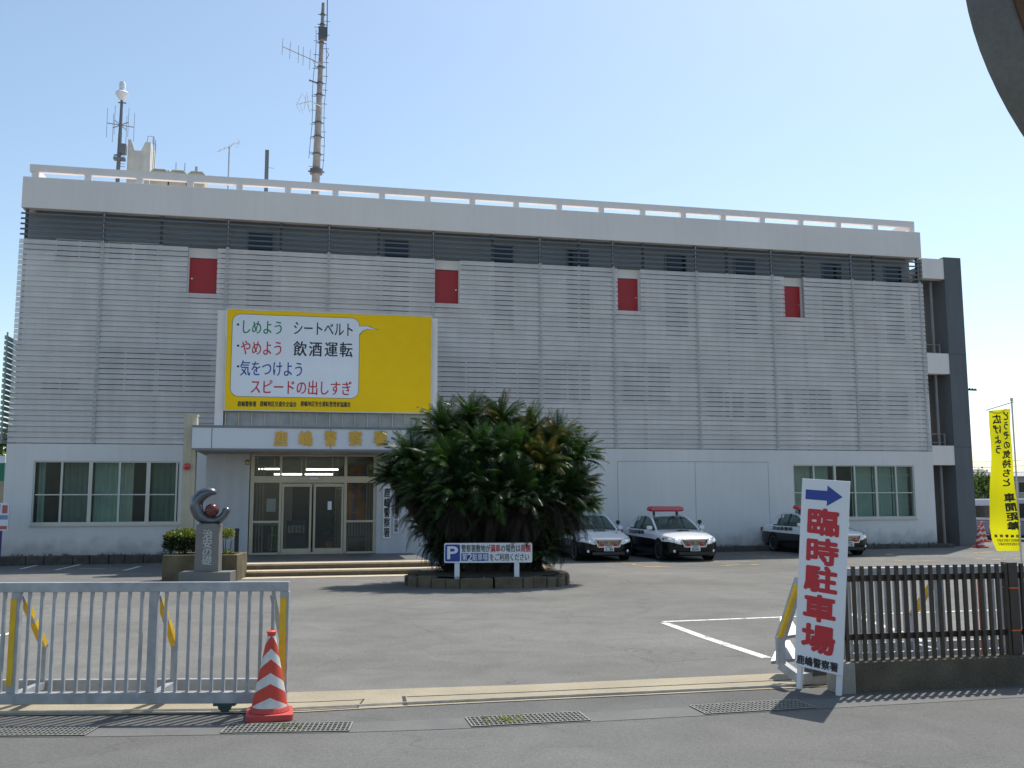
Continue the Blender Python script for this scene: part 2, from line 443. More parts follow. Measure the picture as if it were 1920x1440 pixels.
def yard_row(f): return [(x, (interp(REAR, max(-14, min(14, x))) - .04) * (1 - f) + 75 * f, 0) for x in xs]
rows = [[(x, y, zg(x, y) + .0) for x, y, _ in yard_row(f)] for f in [0, .01, .02, .035, .05] + [.05 + .0135 * k for k in range(1, 25)] + [.5, .7, 1]]
tag(MB().grid(rows).build('parking_yard', YARD), kind='structure')
st = MB().grid([[(-200, -30, 0), (0, -30, 0), (200, -30, 0)], [(-200, 3, 0), (0, 5, 0), (200, 5, 0)], [(-200, 3.2, 0), (0, 5.2, 0), (200, 30, 0)]])
xs_ = [-14 + 28 * k / 60 for k in range(61)]
st = MB().grid([[(x, -30, .0) for x in xs_], [(x, 4, .0) for x in xs_], [(x, interp(DRF, x) + .01, .0) for x in xs_]])
st.box(-150, -14, -30, 7.1, -.01, 0); st.box(14, 150, -30, 11, -.01, 0)
tag(st.build('road', STREET), kind='structure')
tag(ribbon(DRR, FRONT, .0).build('road_shoulder', asphalt('shoulder_asphalt', (.125, .122, .115), .2, .4)), kind='structure')
tag(ribbon([(x, y - .005) for x, y in DRF], DRR, .003).build('drain_channel', mat('channel_concrete', (.142, .139, .132), .85, var=.15, scale=3, fine=.2, bscale=80, bump=.3)), kind='structure')
apron = mat('apron_concrete', (.345, .295, .205), .85, var=.16, scale=1.6, fine=.16, bscale=70, bump=.3)
tag(ribbon(FRONT, REAR, .006, 80).build('gate_apron', apron), kind='structure')

# thin dark joints and the rail in the apron
def along(f, x): return (x, interp(FRONT, x) * (1 - f) + interp(REAR, x) * f)
rail = MB()
def rod(mb, f, xa, xb, w, z0, z1, n=18, mi=0):
    for k in range(n):
        a, b = xa + (xb - xa) * k / n, xa + (xb - xa) * (k + 1) / n
        p, q = along(f, a), along(f, b)
        mb.bar((p[0], p[1], (z0 + z1) / 2), (q[0], q[1], (z0 + z1) / 2), w, z1 - z0, mi)
rod(rail, .13, -9, 3.6, .022, .006, .022, 30)
tag(rail.build('gate_rail', mat('polished_rail', (.62, .60, .55), .35, .7, var=.2, scale=9)), 'thin bright steel rail the sliding gate runs on, set in the concrete apron', 'rail')
jt = MB()
rod(jt, .08, -.95, 3.0, .018, .004, .009, 18); rod(jt, .50, -.95, 3.3, .016, .004, .009, 18)
p, q = along(.05, -.95), along(.52, -.95); jt.bar((p[0] + .03, p[1], .008), (q[0] - .03, q[1], .008), .03, .006)
rod(jt, .45, -2.4, -1.32, .012, .004, .009, 5); rod(jt, .06, -2.4, -1.32, .012, .004, .009, 5)
p, q = along(.06, -1.32), along(.48, -1.32); jt.bar((p[0], p[1], .008), (q[0], q[1], .008), .012, .006)
rod(jt, .2, -1.23, -1.0, .012, .004, .009, 2)
tag(jt.build('apron_joints', mat('joint_dark', (.05, .045, .04), .9, var=.3)), kind='structure')

# painted lines in the yard
def stripe(pts, w, mb, dz=.004):
    for a, b in zip(pts[:-1], pts[1:]):
        n = max(1, int((Vector(b) - Vector(a)).length / 1.0))
        for k in range(n):
            p = Vector(a).lerp(Vector(b), k / n); q = Vector(a).lerp(Vector(b), (k + 1) / n)
            d = (q - p).normalized(); nn = Vector((-d.y, d.x, 0)) * w / 2
            vs = []
            for v in (p - nn, q - nn, q + nn, p + nn): vs.append((v.x, v.y, zg(v.x, v.y) + dz))
            mb.add(vs, [(0, 1, 2, 3)])
lw = MB()
stripe([gp(1243, 1166), gp(1473, 1157), gp(1900, 1143)], .11, lw)
stripe([gp(1246, 1168), gp(1320, 1195), gp(1438, 1234)], .13, lw)
stripe([gp(1590, 1150), gp(1700, 1190), gp(1800, 1235)], .11, lw)
stripe([gp(-60, 1205), gp(26, 1186)], .12, lw)
for a, b in (((38, 1067), (78, 1058)), ((104, 1069), (152, 1058)), ((232, 1070), (262, 1062))): stripe([gp(*a), gp(*b)], .12, lw)
stripe([gp(150, 1066), gp(196, 1066)], .12, lw)
tag(lw.build('white_lines', LINE_W), kind='structure')
ly = MB()
for u in (16.9, 19.75, 22.6, 25.45, 28.3, 31.2):
    a, b = bw(u, 1.2, 0), bw(u, 7.9, 0); stripe([a, b], .13, ly)
for u0, u1 in ((19.2, 20.4), (21.9, 23.2), (24.9, 26.3), (28.1, 29.2), (31.0, 34.0)): stripe([bw(u0, 7.9, 0), bw(u1, 7.9, 0)], .34, ly, .008)
stripe([bw(33.2, 4.6, 0), bw(36.4, 3.1, 0)], .25, ly)
tag(ly.build('yellow_lines', LINE_Y), kind='structure')

# ================================================================= POLICE STATION
B = thing('police_station', 'three storey grey police station behind long horizontal louvre screens with red hatches and white parapet', 'building', (BL.x, BL.y, 0), BANG)
RB = 16.0                                                  # depth of the building
# ground floor wall with its two window openings (y = 0 is the facade plane, +y goes back)
WL = (.87, 5.58, 1.00, 3.13); WR = (28.75, 34.15, 1.00, 3.13)
w = MB()
ZB, ZT = -.35, 3.66
w.box(0, 35.05, 0, .25, WL[3], ZT); w.box(0, 35.05, 0, .25, ZB, WL[2])
w.box(0, WL[0], 0, .25, WL[2], WL[3]); w.box(WL[1], WR[0], 0, .25, WL[2], WL[3]); w.box(WR[1], 35.05, 0, .25, WL[2], WL[3])
w.box(0, .25, .25, RB, ZB, ZT); w.box(34.8, 35.05, .25, RB, ZB, ZT); w.box(.25, 34.8, RB - .25, RB, ZB, ZT)
w.build('ground_floor_wall', WHITE_WALL, B)
# faint joints of a large closed-up panel in that wall
j = MB()
for u in (21.45, 24.6, 27.68): j.box(u - .008, u + .008, -.004, .01, .25, 3.22)
j.box(21.45, 27.68, -.004, .01, 3.215, 3.235)
j.build('panel_joint', mat('panel_joint', (.30, .31, .32), .8, var=0), B)
# rooms behind the windows and their curtains
rm = MB()
for u0, u1 in ((.3, 7.0), (27.5, 34.75)):
    rm.box(u0, u1, 3.6, 3.7, -.1, 3.6); rm.box(u0, u1, .26, 3.6, 3.35, 3.45); rm.box(u0, u1, .26, 3.6, -.1, 0); rm.box(u1, u1 + .05, .26, 3.6, -.1, 3.5); rm.box(u0 - .03, u0, .26, 3.6, -.1, 3.5)
rm.build('room', ROOMDARK, B)
def curtain(u0, u1, z0, z1, y=.42, amp=.03, m=CURTAIN, slope=0):
    n = max(6, int((u1 - u0) / .04)); top, bot = [], []
    for k in range(n + 1):
        u = u0 + (u1 - u0) * k / n
        yy = y + amp * math.sin(k * 1.3) + random.uniform(-.006, .006)
        top.append((u, yy, z1)); bot.append((u + slope * (1 - k / n), yy, z0))
    MB().grid([bot, top]).build('curtain', m, B)
curtain(2.75, 3.75, .95, 3.15, slope=-.02); curtain(.95, 1.15, .95, 3.15)
curtain(3.62, 4.0, .95, 3.15, m=mat('curtain_light', (.8, .8, .68), .9, var=.1), slope=-.15); curtain(4.62, 5.6, .95, 3.15, m=mat('curtain_green', (.25, .36, .30), .9))
curtain(1.72, 2.6, .95, 3.15, y=.6, m=mat('curtain_dim', (.32, .38, .35), .9))
BLIND = mat('roller_blind', (.62, .72, .68), .9, var=.1)
curtain(31.55, 32.45, .95, 3.1, m=BLIND, amp=.004); curtain(32.5, 33.35, .95, 3.1, m=BLIND, amp=.004); curtain(33.4, 34.1, .95, 3.1, m=BLIND, amp=.004)
curtain(28.8, 29.7, .95, 3.1, m=mat('blind_pale', (.75, .76, .68), .9, var=.1), amp=.004); curtain(29.75, 30.5, .95, 3.1, m=BLIND, amp=.004)
bu = MB()
for k in range(22):
    u = 31.6 + k * .115; z = 2.68 + .10 * abs(math.sin(k * .42)) + .02 * (k / 22)
    bu.add([(u, .30, z), (u + .075, .30, z), (u + .037, .30, z - .11)], [(0, 1, 2)])
bu.tube([(31.5, .305, 2.70), (32.5, .305, 2.76), (33.3, .305, 2.72), (34.1, .305, 2.78)], .006, 5)
bu.build('bunting', mat('white_pennant', (.8, .8, .78), .8, var=0), B)
def strip_window(W_, cuts, mids, open_pane=None, name='window'):
    u0, u1, z0, z1 = W_
    f = MB(); t = .05
    f.box(u0, u1, .03, .15, z0 - .0, z0 + .07); f.box(u0, u1, .03, .15, z1 - .05, z1)
    f.box(u0, u0 + t, .03, .15, z0 + .07, z1 - .05); f.box(u1 - t, u1, .03, .15, z0 + .07, z1 - .05)
    for u, wd in cuts: f.box(u - wd / 2, u + wd / 2, .025, .15, z0 + .07, z1 - .05)
    edges = [u0 + t] + [c for c, _ in cuts] + [u1 - t]
    for a, b in zip(edges[:-1], edges[1:]): f.box(a + .035, b - .035, .045, .09, mids - .02, mids + .02)
    fr = f.build(name, ALU, B)
    for k, (a, b) in enumerate(zip(edges[:-1], edges[1:])):
        if open_pane == k: continue
        MB().box(a + .03, b - .03, .085, .095, z0 + .07, z1 - .05).build('pane', WINGLASS, fr)
    MB().box(u0 - .04, u1 + .04, -.05, .029, z0 - .07, z0 - .003).build('sill', ALU, fr)
    return fr
strip_window(WL, [(1.76, .07), (2.67, .12), (3.60, .07), (4.53, .13), (5.46, .06)], 1.99)
strip_window(WR, [(29.66, .07), (30.59, .10), (31.47, .07), (32.43, .10), (33.33, .07)], 2.02)
# upper wall (0.75 m behind the screen), its boards, and the eaves
UY = .75
u_ = MB()
u_.box(.05, 34.95, UY, UY + .25, 3.70, 12.0); u_.box(.05, .3, UY + .25, RB, 3.66, 12.0); u_.box(34.7, 34.95, UY + .25, RB, 3.66, 12.0); u_.box(.3, 34.7, RB - .2, RB, 3.66, 12.0)
u_.build('upper_wall', UPWALL, B)
u_ = MB()
for k in range(8): u_.box(.05, 34.95, UY - .025, UY - .003, 10.52 + k * .19, 10.52 + k * .19 + .165)
u_.build('dark_siding', mat('dark_siding', (.22, .235, .25), .7, var=.12, scale=.8), B)
l_ = MB(); l_.box(0, 35.05, .0, UY, 3.66, 3.70); l_.build('ledge', WHITE_WALL, B)
f_ = MB()
f_.box(0, 35.05, 0, .3, 11.87, 12.98); f_.box(0, .3, .3, RB, 11.87, 12.98); f_.box(34.75, 35.05, .3, RB, 11.87, 12.98); f_.box(.3, 34.75, RB - .3, RB, 11.87, 12.98)
f_.box(.3, 34.75, .3, RB - .3, 12.0, 12.35)
f_.build('parapet', FASCIA, B, bevel=.015)
rr = MB(); rr.box(.12, 35.0, .30, .48, 13.27, 13.53)
k = 0; u = .3
while u < 35:
    rr.box(u - .11, u + .11, .32, .46, 12.98, 13.27); u += 1.73
rr.box(.12, .30, .48, RB, 13.27, 13.53); rr.box(34.82, 35.0, .48, RB, 13.27, 13.53)
rr.build('roof_rail', FASCIA, B)
# louvre screens: one panel between each pair of main supports
MAIN = [0.0, 2.69, 6.90, 10.48, 14.34, 18.47, 21.42, 24.88, 28.16, 31.76, 35.05]
MINOR = [.16, 4.61, 8.75, 12.30, 16.63, 20.05, 22.70, 26.26, 29.62, 32.85, 34.9]
DOORS = [(5.55, 6.56), (14.40, 15.34), (21.58, 22.52), (28.68, 29.55)]
PIT = .1855
def slats(mb, ua, ub, z0, z1, cut=True, hs=.157):
    z = z0
    while z < z1 - .05:
        segs = [(ua, ub)]
        if cut and z + .12 > 9.12:
            for a, b in DOORS:
                ns = []
                for s0, s1 in segs:
                    if b <= s0 or a >= s1: ns.append((s0, s1)); continue
                    if a > s0 + .02: ns.append((s0, a))
                    if b < s1 - .02: ns.append((b, s1))
                segs = ns
        for s0, s1 in segs:
            dy = random.uniform(-.003, .003)
            vs = [(x, y + dy, zz) for x in (s0, s1) for y, zz in ((.0, z), (.026, z - .004), (.06, z + hs), (.036, z + hs + .005))]
            mb.add(vs, [(0, 1, 5, 4), (1, 2, 6, 5), (2, 3, 7, 6), (3, 0, 4, 7), (3, 2, 1, 0), (4, 5, 6, 7)])
        z += PIT
for a, b in zip(MAIN[:-1], MAIN[1:]):
    m = MB(); slats(m, a + (.006 if a > 0 else 0), b - (.006 if b < 35 else 0), 3.74, 10.80); m.build('louvre_panel', SLAT, B)
    m = MB(); slats(m, a + .006, b - .006, 10.90, 11.80, False, .062); m.build('top_louvre', TOPSLAT, B)
# side screen at the left corner
m = MB(); z = 3.74
while z < 7.45:
    m.box(-.30, -.22, .1, 4.0, z, z + .12); z += PIT
m.box(-.24, -.20, .1, .16, 3.7, 7.5); m.box(-.24, -.20, 3.9, 3.96, 3.7, 7.5)
m.build('side_louvre', mat('side_slat', (.34, .42, .40), .5, var=.1), B)
for u in MAIN[1:-1] + [34.9]:
    gap = [(a, b) for a, b in DOORS if a - .1 < u < b + .02]
    spans = [(3.70, 9.12), (10.80, 11.86)] if gap else [(3.70, 11.86)]
    q = MB(); q.box(u - .07, u + .07, .12, .22, 3.72, 10.82); q.build('support', DARKPOST, B)
    q = MB(); z1 = 9.12 if gap else 10.82
    q.box(u - .045, u - .012, -.016, -.004, 3.70, z1); q.box(u + .012, u + .045, -.016, -.004, 3.70, z1)
    z = 3.73
    while z < z1 - .05: q.box(u - .012, u + .012, -.014, -.006, z, z + .085); z += PIT
    q.build('cover_strip', BRACKET, B)
    q = MB().box(u - .055, u + .055, .066, .118, 10.82, 11.86).build('band_support', mat('band_support_dark', (.09, .10, .11), .6), B)
    m_ = MB().box(u - .010, u + .010, .050, .065, 10.82, 11.84); z = 10.90
    while z < 11.8: m_.box(u - .045, u + .045, .048, .064, z, z + .03); z += PIT
    m_.build('bracket', BRACKET, q)
for u in MINOR:
    q = MB(); q.box(u - .05, u + .05, .13, .21, 3.72, 10.82); q.build('support', DARKPOST, B)
    MB().box(u - .045, u + .045, .13, .21, 10.822, 11.95).build('band_support', mat('band_support_dark', (.09, .10, .11)), B)
for a, b in DOORS:
    z0, z1 = 9.0, 10.43
    fr = MB(); fr.box(a - .02, a + .035, .30, UY - .03, z0, 10.80); fr.box(b - .005, b + .10, .30, UY - .03, z0, 10.80); fr.box(a + .035, b - .005, .30, UY - .03, z1 + .02, 10.80)
    d = MB().box(a + .045, b - .015, .36, .42, z0, z1).build('hatch_door', RED, B)
    fr.build('door_frame', FASCIA, d)
    hx = a + .13 if a < 6 else b - .10
    MB().box(hx - .02, hx + .02, .30, .358, 9.66, 9.70).build('handle', CHROME, d)
# windows of the upper wall
def up_window(u0, u1, z0, z1, bars=(), mids=(), fm=ALU):
    f = MB(); t = .045; y0, y1 = UY - .08, UY - .003
    f.box(u0 - t, u0, y0, y1, z0 - t, z1 + t); f.box(u1, u1 + t, y0, y1, z0 - t, z1 + t); f.box(u0, u1, y0, y1, z0 - t, z0); f.box(u0, u1, y0, y1, z1, z1 + t)
    for b in bars: f.box(b - .03, b + .03, y0 - .02, y1, z0, z1)
    for mz in mids: f.box(u0, u1, y0 - .02, y1, mz[0], mz[1])
    fr = f.build('window', fm, B)
    MB().box(u0, u1, UY - .05, UY - .034, z0, z1).build('pane', DARKGLASS, fr)
UPFR = mat('dark_frame', (.16, .165, .17), .5, var=.1)
for u0, u1 in ((7.57, 8.43), (12.57, 13.46), (16.79, 17.53), (19.75, 20.6), (23.87, 24.72), (26.88, 27.74), (30.85, 31.66), (33.76, 34.5)):
    up_window(u0, u1, 8.35, 11.58, (), ((10.24, 10.46),), UPFR)
up_window(1.05, 2.6, 10.2, 10.95, (1.8,)); up_window(2.78, 4.4, 10.2, 10.95, (3.6,))
for u0, u1, z0, z1, bars in ((2.65, 4.48, 5.6, 7.12, (3.5,)), (4.64, 6.40, 5.6, 7.12, (5.5,)), (.8, 2.0, 5.5, 6.0, (1.4,)), (14.75, 16.62, 5.55, 7.14, (15.7,)), (16.85, 18.57, 5.55, 7.14, (17.7,)),
        (18.8, 20.6, 5.55, 7.14, (19.7,)), (22.0, 23.92, 5.55, 7.14, (22.95,)), (25.48, 27.05, 5.0, 6.2, (26.2,)), (27.35, 27.99, 5.0, 6.2, ()), (28.81, 29.22, 5.0, 6.2, ()), (29.64, 30.97, 5.1, 6.24, (30.3,)), (31.74, 33.17, 5.1, 6.2, ()), (33.57, 34.5, 5.1, 6.2, ())):
    up_window(u0, u1, z0, z1, bars)
# stair tower at the right end: white landings and a dark slab
for z0, z1 in ((11.0, 11.86), (6.95, 7.81), (3.15, 3.95)): MB().box(35.052, 36.08, .0, .35, z0, z1).build('landing_beam', FASCIA, B)
MB().box(36.08, 36.90, -.02, 3.2, -.3, 11.95).build('tower_slab', TOWER, B)
q = MB()
for z in (3.9, 7.8): q.box(36.072, 36.905, -.024, 3.2, z - .008, z + .008)
q.build('slab_joint', mat('slab_joint', (.03, .033, .036), .8, var=0), B)
STAIR = mat('stair_grey', (.16, .165, .17), .7, var=.1)
for z in (3.2, 7.0, 11.0): MB().box(35.05, 36.08, .35, 2.6, z, z + .25).build('landing', STAIR, B)
for z0, z1 in ((-.2, 3.2), (3.4, 7.0), (7.2, 11.0)):
    t = MB(); n = 14
    for k in range(n):
        y = 2.6 + k * .24; z = z0 + (z1 - z0) * (k / n); t.box(35.2, 36.0, y, y + .26, z, z + .3)
    t.build('stair_flight', STAIR, B)
t = MB()
for z0 in (3.4, 7.2):
    t.box(35.95, 36.0, .4, .45, z0, z0 + 1.1)
    for zz in (z0 + .35, z0 + .7, z0 + 1.05): t.box(35.06, 36.05, .55, .59, zz, zz + .035)
t.box(35.75, 35.83, .5, .58, -.2, 11.0)
t.build('stair_railing', mat('rail_grey', (.35, .35, .36), .5, .3), B)
MB().box(35.05, 35.55, .7, .9, 3.95, 6.2).build('stair_wall', WHITE_WALL, B)

# entrance porch
OV, OC = 4.3, 6.2                                          # porch front, canopy front (metres out from the facade)
FLZ = .12
uA, uB, uC, uD = fu(384, 950, OV), fu(466, 950, OV), fu(706, 950, OV), fu(835, 950, OV)
cz0, cz1 = fz(362, 842, OC), fz(360, 798, OC)
p = MB()
PWM = mat('porch_wall_paint', (.55, .565, .60), .7, var=.05, streak=.1)
p.box(uA, uB, -OV, -OV + .25, FLZ - .4, cz0).box(uA, uA + .25, -OV + .25, -.003, FLZ - .4, cz0).build('porch_wall', PWM, B)
MB().box(uC, uD, -OV, -OV + .25, FLZ - .4, cz0).box(uD - .25, uD, -OV + .25, -.003, FLZ - .4, cz0).build('porch_wall', PWM, B)
uc0, uc1 = fu(360, 820, OC), fu(838, 820, OC)
c = MB(); c.box(uc0, uc1, -OC, -.003, cz0, cz1)
c.build('canopy', CANOPY, B, bevel=.01)
c = MB()
for px in (397, 620): 
    u = fu(px, 820, OC); c.box(u - .012, u + .012, -OC - .003, -OC + .01, cz0, cz1)
c.box(uc0, uc1, -OC - .02, -OC + .01, cz1 - .05, cz1 + .02); c.box(uc0, uc1, -OC - .012, -OC + .01, cz0 - .02, cz0 + .03)
c.build('canopy_trim', mat('canopy_trim', (.20, .21, .23), .5, .3, var=.1), B)
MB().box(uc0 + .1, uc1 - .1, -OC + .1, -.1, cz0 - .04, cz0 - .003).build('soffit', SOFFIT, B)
for ch, x0, x1 in zip('鹿嶋警察署', (514, 560, 608, 654, 700), (539, 586, 631, 679, 726)):
    a, z1 = fac(x0, 807, OC); b, z0 = fac(x1, 837, OC)
    o = write(MB(), ch, a, b, z0, z1, -OC - .03, bold=.035).build('lettering', GOLD, B); so = o.modifiers.new('thick', 'SOLIDIFY'); so.thickness = .022; so.offset = 0
# column with the red lamp at the left of the canopy
OCOL = OC - .35
a, b = fu(341, 900, OCOL), fu(365, 900, OCOL); zt = fz(350, 779, OCOL)
q = MB(); q.box(a, b, -OCOL, -OCOL + .42, -.3, zt)
for f in (.28, .62): q.box(a + (b - a) * f - .012, a + (b - a) * f + .012, -OCOL - .012, -OCOL, -.3, zt - .04)
q.box(a - .02, b + .02, -OCOL - .02, -OCOL + .44, zt, zt + .04)
q.build('column', COLUMN, B)
u, z = fac(351, 875, OCOL)
q = MB().lathe([(0, 0), (.06, .01), (.10, .05), (.105, .10), (.08, .15), (.0, .18)], 16, M=Matrix.Rotation(R(90), 4, 'X'))
o = q.build('red_lamp', REDLENS, B, smooth=True); o.location = (u, -OCOL - .01, z)
# glazed entrance front
EY = -OV + .06
def eu(px): return fu(px, 950, OV)
def ez(py): return fz(588, py, OV)
g_ = MB(); zt = cz0 - .045
xs_ = [(468, 476), (522, 526), (583, 587), (645, 650), (700, 706)]
g_.box(eu(468), eu(475), EY, EY + .12, FLZ, zt); g_.box(eu(700), eu(707), EY, EY + .12, FLZ, zt); g_.box(eu(523), eu(527), EY, EY + .12, FLZ, zt); g_.box(eu(645), eu(650), EY, EY + .12, FLZ, zt)
g_.box(eu(475), eu(700), EY - .02, EY + .14, ez(905), ez(893)); g_.box(eu(475), eu(700), EY, EY + .12, zt - .05, zt)
g_.box(eu(475), eu(523), EY + .01, EY + .1, ez(980), ez(976)); g_.box(eu(650), eu(700), EY + .01, EY + .1, ez(980), ez(976))
g_.box(eu(475), eu(700), EY, EY + .12, FLZ, FLZ + .06)
ent = g_.build('entrance_frame', CREAM, B)
for a, b in ((475, 523), (527, 645), (650, 700)): MB().box(eu(a), eu(b), EY + .055, EY + .065, ez(893), zt - .05).build('pane', DOORGLASS, ent)
for a, b in ((475, 523), (650, 700)): MB().box(eu(a), eu(b), EY + .055, EY + .065, FLZ + .06, ez(905)).build('pane', DOORGLASS, ent)
for a, b in ((528, 584), (588, 644)):
    d = MB(); ua, ub = eu(a), eu(b); z1 = ez(907)
    d.box(ua, ua + .06, EY + .02, EY + .05, FLZ + .065, z1); d.box(ub - .06, ub, EY + .02, EY + .05, FLZ + .065, z1); d.box(ua + .06, ub - .06, EY + .02, EY + .05, z1 - .09, z1); d.box(ua + .06, ub - .06, EY + .02, EY + .05, FLZ + .065, FLZ + .17)
    dd = d.build('sliding_door', CREAM, B)
    MB().box(ua + .06, ub - .06, EY + .03, EY + .036, FLZ + .17, z1 - .09).build('pane', DOORGLASS, dd)
MB().box(eu(580), eu(596), EY - .08, EY - .022, ez(899), ez(895)).build('door_sensor', mat('sensor_white', (.7, .7, .68), .5, var=0), B)
q = MB().lathe([(0, 0), (.07, .01), (.085, .05), (.05, .08), (0, .085)], 14, M=Matrix.Rotation(R(90), 4, 'X'))
o = q.build('alarm_bell', mat('bell_brass', (.45, .36, .18), .4, .6, var=.1), B, smooth=True); o.location = (fu(464, 867, OV), -OV - .005, fz(464, 867, OV))
# entrance hall behind the glass
h = MB(); ha, hb = uB - 1.2, uC + 1.2
h.box(ha, hb, -.3, -.2, FLZ, 3.3)
h.box(uA + .255, uD - .255, -OV + .26, -.25, cz0 - .06, cz0 - .05)
h.build('hall_wall', mat('hall_wall', (.30, .29, .255), .8, var=.15), B)
MB().box(uA + .255, uD - .255, -OV + .26, -.25, FLZ - .1, FLZ).build('hall_floor', mat('hall_floor', (.16, .155, .14), .4, var=.1), B)
q = MB(); iy = -OV + 2.0
for px in (527, 543, 583, 588, 632, 646): q.box(eu(px), eu(px) + .05, iy, iy + .06, FLZ, 2.5)
q.box(eu(475), eu(527), iy, iy + .05, FLZ, FLZ + .9); q.box(eu(527), eu(650), iy - .01, iy + .07, 2.24, 2.34); q.box(eu(543), eu(632), iy, iy + .05, FLZ, FLZ + .10)
q.build('inner_frame', mat('inner_frame', (.30, .29, .25), .5, .1, var=.1), B)
q = MB(); q.box(eu(545), eu(640), -.32, -.31, FLZ, 2.3); q.build('doorway_shade', mat('corridor_shade', (.03, .032, .032), .7, var=.3), B)  # flat dark sheet, paints the unlit corridor behind the hall
q = MB(); 
for px in (478, 484, 490, 688, 693, 698): q.box(eu(px), eu(px) + .05, -OV + .5, -OV + .56, FLZ, 2.9)
q.build('blind_strip', mat('blind_cream', (.5, .47, .38), .8, var=.1), B)
LAMPM = mat('lamp_tube', (1, .97, .9), .5, var=0, emit=8)
for lx0, lx1, ly, dep in ((482, 524, 879.5, 1.0), (574, 634, 880.5, 1.0), (514, 566, 889.5, 2.2), (572, 624, 889.5, 2.2), (490, 514, 917, 4.6)):
    off = OV - dep
    a, b, z = fu(lx0, ly, off), fu(lx1, ly, off), fz((lx0 + lx1) / 2, ly, off)
    L = thing('ceiling_lamp', 'x', 'lamp', bw((a + b) / 2, off, z), BANG, 'fluorescent lamps inside the entrance hall')
    wd = (b - a) / 2
    MB().cyl((-wd, 0, 0), (wd, 0, 0), .022, n=10).build('tube', LAMPM, L, smooth=True)
    mb = MB().box(-wd - .02, wd + .02, -.06, .06, .03, .07)
    mb.box(-wd, -wd + .02, -.008, .008, .07, max(.08, cz0 - .06 - z)); mb.box(wd - .02, wd, -.008, .008, .07, max(.08, cz0 - .06 - z)); mb.build('housing', PANEL_W, L)
lamps = [o for o in COL.objects if o.name.startswith('ceiling_lamp')]
for o, s_ in zip(lamps, ('lit tube lamp in the top left pane over the entrance', 'lit tube lamp at right in the middle top pane, the longest one', 'lit tube lamp lower and further in, crossing the left bar of the top panes', 'lit tube lamp lower and further in, under the longest tube', 'short lit tube lamp low in the left side pane, deepest in the hall')): o['label'] = s_

# things in and by the hall
q = thing('entrance_banner', 'tall orange banner with dark writing inside the right side pane of the entrance', 'banner', bw(eu(674), OV - .7, FLZ), BANG)
wd = (eu(692) - eu(653)) / 2
MB().box(-wd, wd, -.01, .01, .95, 2.75).build('cloth', mat('orange_cloth', (.62, .22, .02), .8, var=.1), q)
m_ = MB(); write(m_, '交通安全運動', -wd * .7, -wd * .05, 1.0, 2.6, -.014, bold=.02, vertical=True); write(m_, '4月6日', wd * .2, wd * .85, 1.6, 2.7, -.014, bold=.02, vertical=True)
m_.build('lettering', INK_B, q)
MB().cyl((-wd - .03, 0, 0), (-wd - .03, 0, 2.8), .014).cyl((-wd - .03, 0, 2.76), (wd, 0, 2.76), .01).box(-wd - .25, -wd + .2, -.2, .2, 0, .03).build('stand', STEEL, q)
q = thing('umbrella_stand', 'wire umbrella stand with yellow green umbrellas behind the left side pane', 'umbrella stand', bw(eu(514), OV - .8, FLZ), BANG)
m_ = MB()
for x in (-.16, .16):
    for y in (-.1, .1): m_.cyl((x, y, 0), (x, y, .55), .01, n=6)
for z in (.1, .54): m_.box(-.17, .17, -.11, -.095, z, z + .02).box(-.17, .17, .095, .11, z, z + .02)
m_.build('rack', STEEL, q)
for x, m2 in ((-.08, 'umbrella_yellow'), (.03, 'umbrella_green'), (.1, 'umbrella_yellow')): MB().cyl((x, 0, .05), (x + .02, .02, .85), .022, .03, 8).build('umbrella', mat(m2, (.55, .60, .06) if 'yellow' in m2 else (.06, .22, .14), .6, var=0), q)
q = thing('leaflet_rack', 'low dark rack of leaflets standing inside the left sliding door', 'rack', bw(eu(556), OV - 1.3, FLZ), BANG)
MB().box(-.3, .3, -.15, .15, 0, 1.0).build('rack', mat('rack_dark', (.05, .06, .065), .6), q)
m_ = MB()
for k in range(5): m_.box(-.26 + k * .11, -.18 + k * .11, -.165, -.152, .62, .86)
m_.build('leaflets', mat('leaflet_paper', (.5, .52, .46), .8, var=.5, scale=14), q)
q = thing('potted_plant', 'slim plant in an orange pot inside the right sliding door', 'plant', bw(eu(619), OV - 1.2, FLZ), BANG)
MB().lathe([(.10, 0), (.14, .3), (.15, .32), (.12, .32)], 16).build('pot', mat('orange_pot', (.5, .16, .04), .7), q)
m_ = MB()
for k in range(60):
    a = random.uniform(0, 6.28); z = random.uniform(.4, 1.3); o_ = Vector((math.cos(a) * .05, math.sin(a) * .05, z)); t_ = o_ + Vector((math.cos(a) * .2, math.sin(a) * .2, random.uniform(-.05, .15))); m_.add([o_, (o_ + t_) / 2 + Vector((0, 0, .05)), t_, (o_ + t_) / 2 - Vector((0, 0, .05))], [(0, 1, 2, 3)])
m_.cyl((0, 0, .3), (0, 0, 1.3), .015, n=6); m_.build('leaves', leafy('pot_leaf', (.03, .07, .02), (.06, .11, .03)), q)
q = thing('counter', 'low pale counter seen through the left side pane of the entrance', 'counter', bw(eu(499), OV - 1.2, FLZ), BANG)
MB().box(-.4, .45, -.2, .2, .0, .86).build('cabinet', mat('counter_dark', (.10, .10, .10), .6), q); MB().box(-.45, .5, -.24, .24, .86, .92).build('top', mat('counter_top', (.42, .48, .46), .4), q)
q = MB().box(-.14, .14, -.004, .004, -.2, .2).build('notice', PANEL_W); q.location = bw(eu(508), OV - .14, ez(947)); q.rotation_euler.z = BANG
tag(q, 'small white notice taped to the glass left of the sliding doors', 'notice')
q = MB().box(-.06, .06, -.004, .004, -.13, .13).build('notice', PANEL_W); q.location = bw(eu(618), OV + .0, ez(948)); q.rotation_euler.z = BANG
tag(q, 'narrow white notice on the right hand sliding door', 'notice')
